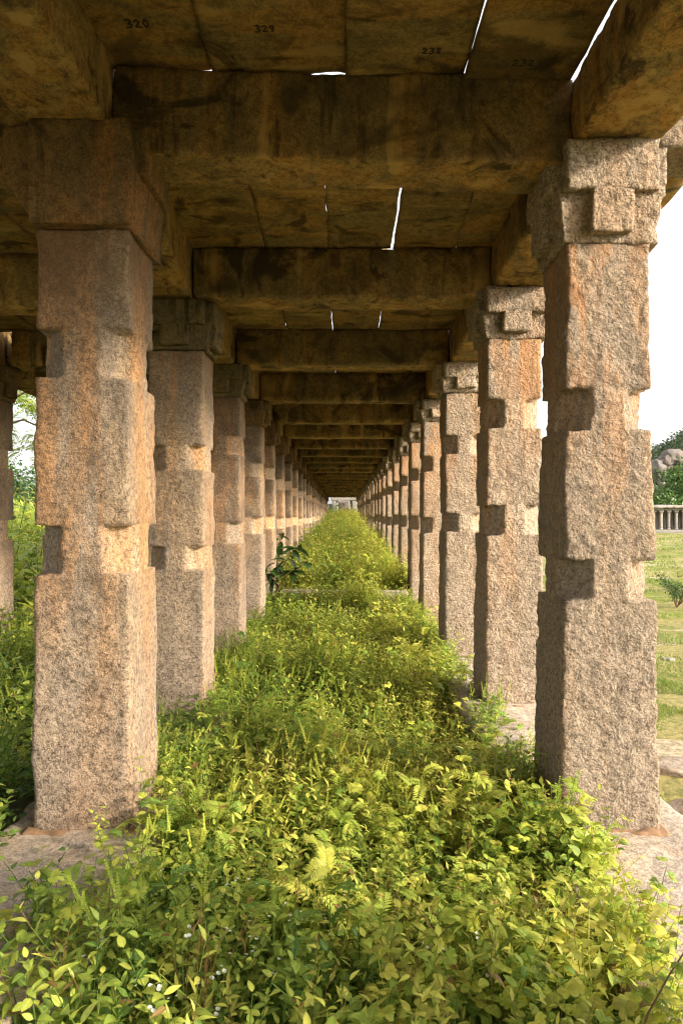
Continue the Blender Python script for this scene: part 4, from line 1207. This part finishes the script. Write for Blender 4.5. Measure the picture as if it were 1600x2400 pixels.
def bud_stem(loc, pts, label, seed):
    """wiry brown stem with small paired leaflets and yellow buds"""
    root = empty('budding_weed', loc, label, 'weed')
    r = random.Random(seed)
    V, Q = tube(pts, np.linspace(.004, .0018, len(pts)), 5)
    link('stem', mesh_from('stem', V, Q), M_STEM, root)
    P = Proto(); b = np.array(pts)
    for q in range(16):
        t = (.25 + .75 * q / 15) * (len(b) - 1); i = min(int(t), len(b) - 2); c = b[i] + (b[i + 1] - b[i]) * (t - i)
        a = q * 2.4; d = np.array([math.cos(a), math.sin(a), r.uniform(.2, .8)])
        e = c + unit(d) * .035
        P.stem([c, e], .0008, .6)
        for s in (-.6, 0, .6):
            dd = np.array([math.cos(a + s), math.sin(a + s), r.uniform(-.1, .3)])
            P.leaf('obov' if r.random() < .6 else 'lance', e, dd, (0, 0, 1), r.uniform(.022, .045), r.uniform(.006, .013), r.uniform(.4, .8), r.random(), .2, .2)
    P.freeze(); LV = Leaves(); scatter(LV, P, np.zeros((1, 3)), np.ones(1), 4, rot=np.zeros(1), tilt=0)
    link('foliage', LV.mesh('foliage'), M_LEAF, root)
    for q in range(3):
        c = b[-1] + np.array([r.uniform(-.03, .03), r.uniform(-.02, .02), r.uniform(-.03, .02)])
        C, Qb = grid_box(3, 3, 3); Vb = unit(C / 3 * 2 - 1) * np.array([.007, .007, .011]) + c
        link('bud', mesh_from('bud', Vb, Qb), M_FLOWER, root)
bud_stem((.92, 2.15, 0), [(0, 0, 0), (.04, .0, .14), (.10, -.02, .28), (.17, -.03, .40), (.215, -.03, .50)], 'thin brown budding stem leaning over the pale slab before the lawn side pillar', 5)
bud_stem((.98, 1.9, 0), [(0, 0, 0), (.05, .02, .10), (.12, .03, .19), (.22, .02, .27), (.31, .0, .31)], 'low arching sprig with narrow leaves reaching over the slab at the picture edge', 6)
lone('leafy_sprig', P_round(r2, h=.34, tint=.62), (-1.36, 2.35, -.02), 1.1, 'pale yellow green sprig rising in front of the slab under the streaked pillar', 'weed')
lone('leafy_sprig', P_round(r2, h=.30, tint=.5), (-1.08, 2.75, -.02), .9, 'upright sprig with rounded leaflets just before the plinth slab corner', 'weed')
lone('climbing_weed', P_ovate(r2, h=.42, leaf=.06, tint=.66, kind='heart', wr=.36), (-1.02, 3.62, -.08), 1.15, 'climbing weed with pale heart leaves against the sunlit foot of the streaked pillar', 'weed')
lone('leafy_sprig', P_ovate(r2, h=.22, leaf=.05, tint=.68), (-1.22, 3.45, 0), .9, 'single small yellow sprig growing on the slab at the foot of the streaked pillar', 'weed')
lone('flowering_herb', P_ovate(r2, h=.36, leaf=.05, spikes=4, tint=.52), (-.52, 1.66, -.1), 1.1, 'herb with tall pale flower spikes at the bottom of the picture', 'herb', group='herbs with flower spikes')
lone('flowering_herb', P_ovate(r2, h=.40, leaf=.05, spikes=4, tint=.52), (-.42, 2.65, -.1), 1.1, 'herb with many flower spikes in the middle of the front weeds', 'herb', group='herbs with flower spikes')
lone('flowering_herb', P_ovate(r2, h=.42, leaf=.045, spikes=4, tint=.56), (-.92, 4.6, -.1), 1.1, 'herb with flower spikes before the second inner pillar', 'herb', group='herbs with flower spikes')
lone('broad_leaf_weed', BROAD[0], (.98, 3.45, -.05), 1.15, 'broad leaved weed crowding the foot of the big lawn side pillar', 'weed')
lone('broad_leaf_weed', BROAD[1], (.06, 2.2, -.08), .9, 'broad leaved weed with a yellowing leaf in the front weeds', 'weed')

# ------------------------------------------------------------------ light, sky, camera
SUN = Vector((.83, -.40, .345)).normalized()
sd = bpy.data.lights.new('sun', 'SUN'); sd.energy = 3.5; sd.angle = R(6); sd.color = (1, .86, .67)
so = bpy.data.objects.new('sun', sd); COL.objects.link(so)
so.rotation_euler = SUN.to_track_quat('Z', 'Y').to_euler()
W = bpy.data.worlds.new('World'); scene.world = W; W.use_nodes = True
nt = W.node_tree; nt.nodes.clear()
sk = nt.nodes.new('ShaderNodeTexSky'); sk.sky_type = 'NISHITA'; sk.sun_disc = False
sk.sun_elevation = math.asin(SUN.z); sk.sun_rotation = math.atan2(SUN.x, SUN.y)
sk.air_density = 1.0; sk.dust_density = 5.0; sk.ozone_density = .6
hs = nt.nodes.new('ShaderNodeHueSaturation'); hs.inputs['Saturation'].default_value = .35
bg = nt.nodes.new('ShaderNodeBackground'); bg.inputs['Strength'].default_value = .15
wo = nt.nodes.new('ShaderNodeOutputWorld')
veil = nt.nodes.new('ShaderNodeMix'); veil.data_type = 'RGBA'; veil.blend_type = 'ADD'      # the even white of a hazy sky
veil.inputs['Factor'].default_value = 1; veil.inputs['B'].default_value = (1.75, 1.72, 1.66, 1)
nt.links.new(sk.outputs[0], hs.inputs['Color']); nt.links.new(hs.outputs[0], veil.inputs['A']); nt.links.new(veil.outputs['Result'], bg.inputs[0]); nt.links.new(bg.outputs[0], wo.inputs[0])

cd = bpy.data.cameras.new('camera'); cd.sensor_fit = 'HORIZONTAL'; cd.sensor_width = 36; cd.lens = 36.0
cd.shift_x = -3 / 1600; cd.clip_start = .05; cd.clip_end = 6000
cd.dof.use_dof = True; cd.dof.focus_distance = 5.5; cd.dof.aperture_fstop = 9
co = bpy.data.objects.new('camera', cd); COL.objects.link(co)
co.location = (0, 0, EYE); co.rotation_euler = (R(90), 0, 0)
scene.camera = co

scene.view_settings.view_transform = 'Standard'; scene.view_settings.look = 'None'
scene.view_settings.exposure = 1.3; scene.view_settings.gamma = 1
scene.cycles.max_bounces = 10; scene.cycles.diffuse_bounces = 6; scene.cycles.transmission_bounces = 4
scene.cycles.use_denoising = True
scene.cycles.filter_width = 1.15
scene.cycles.sample_clamp_indirect = 6
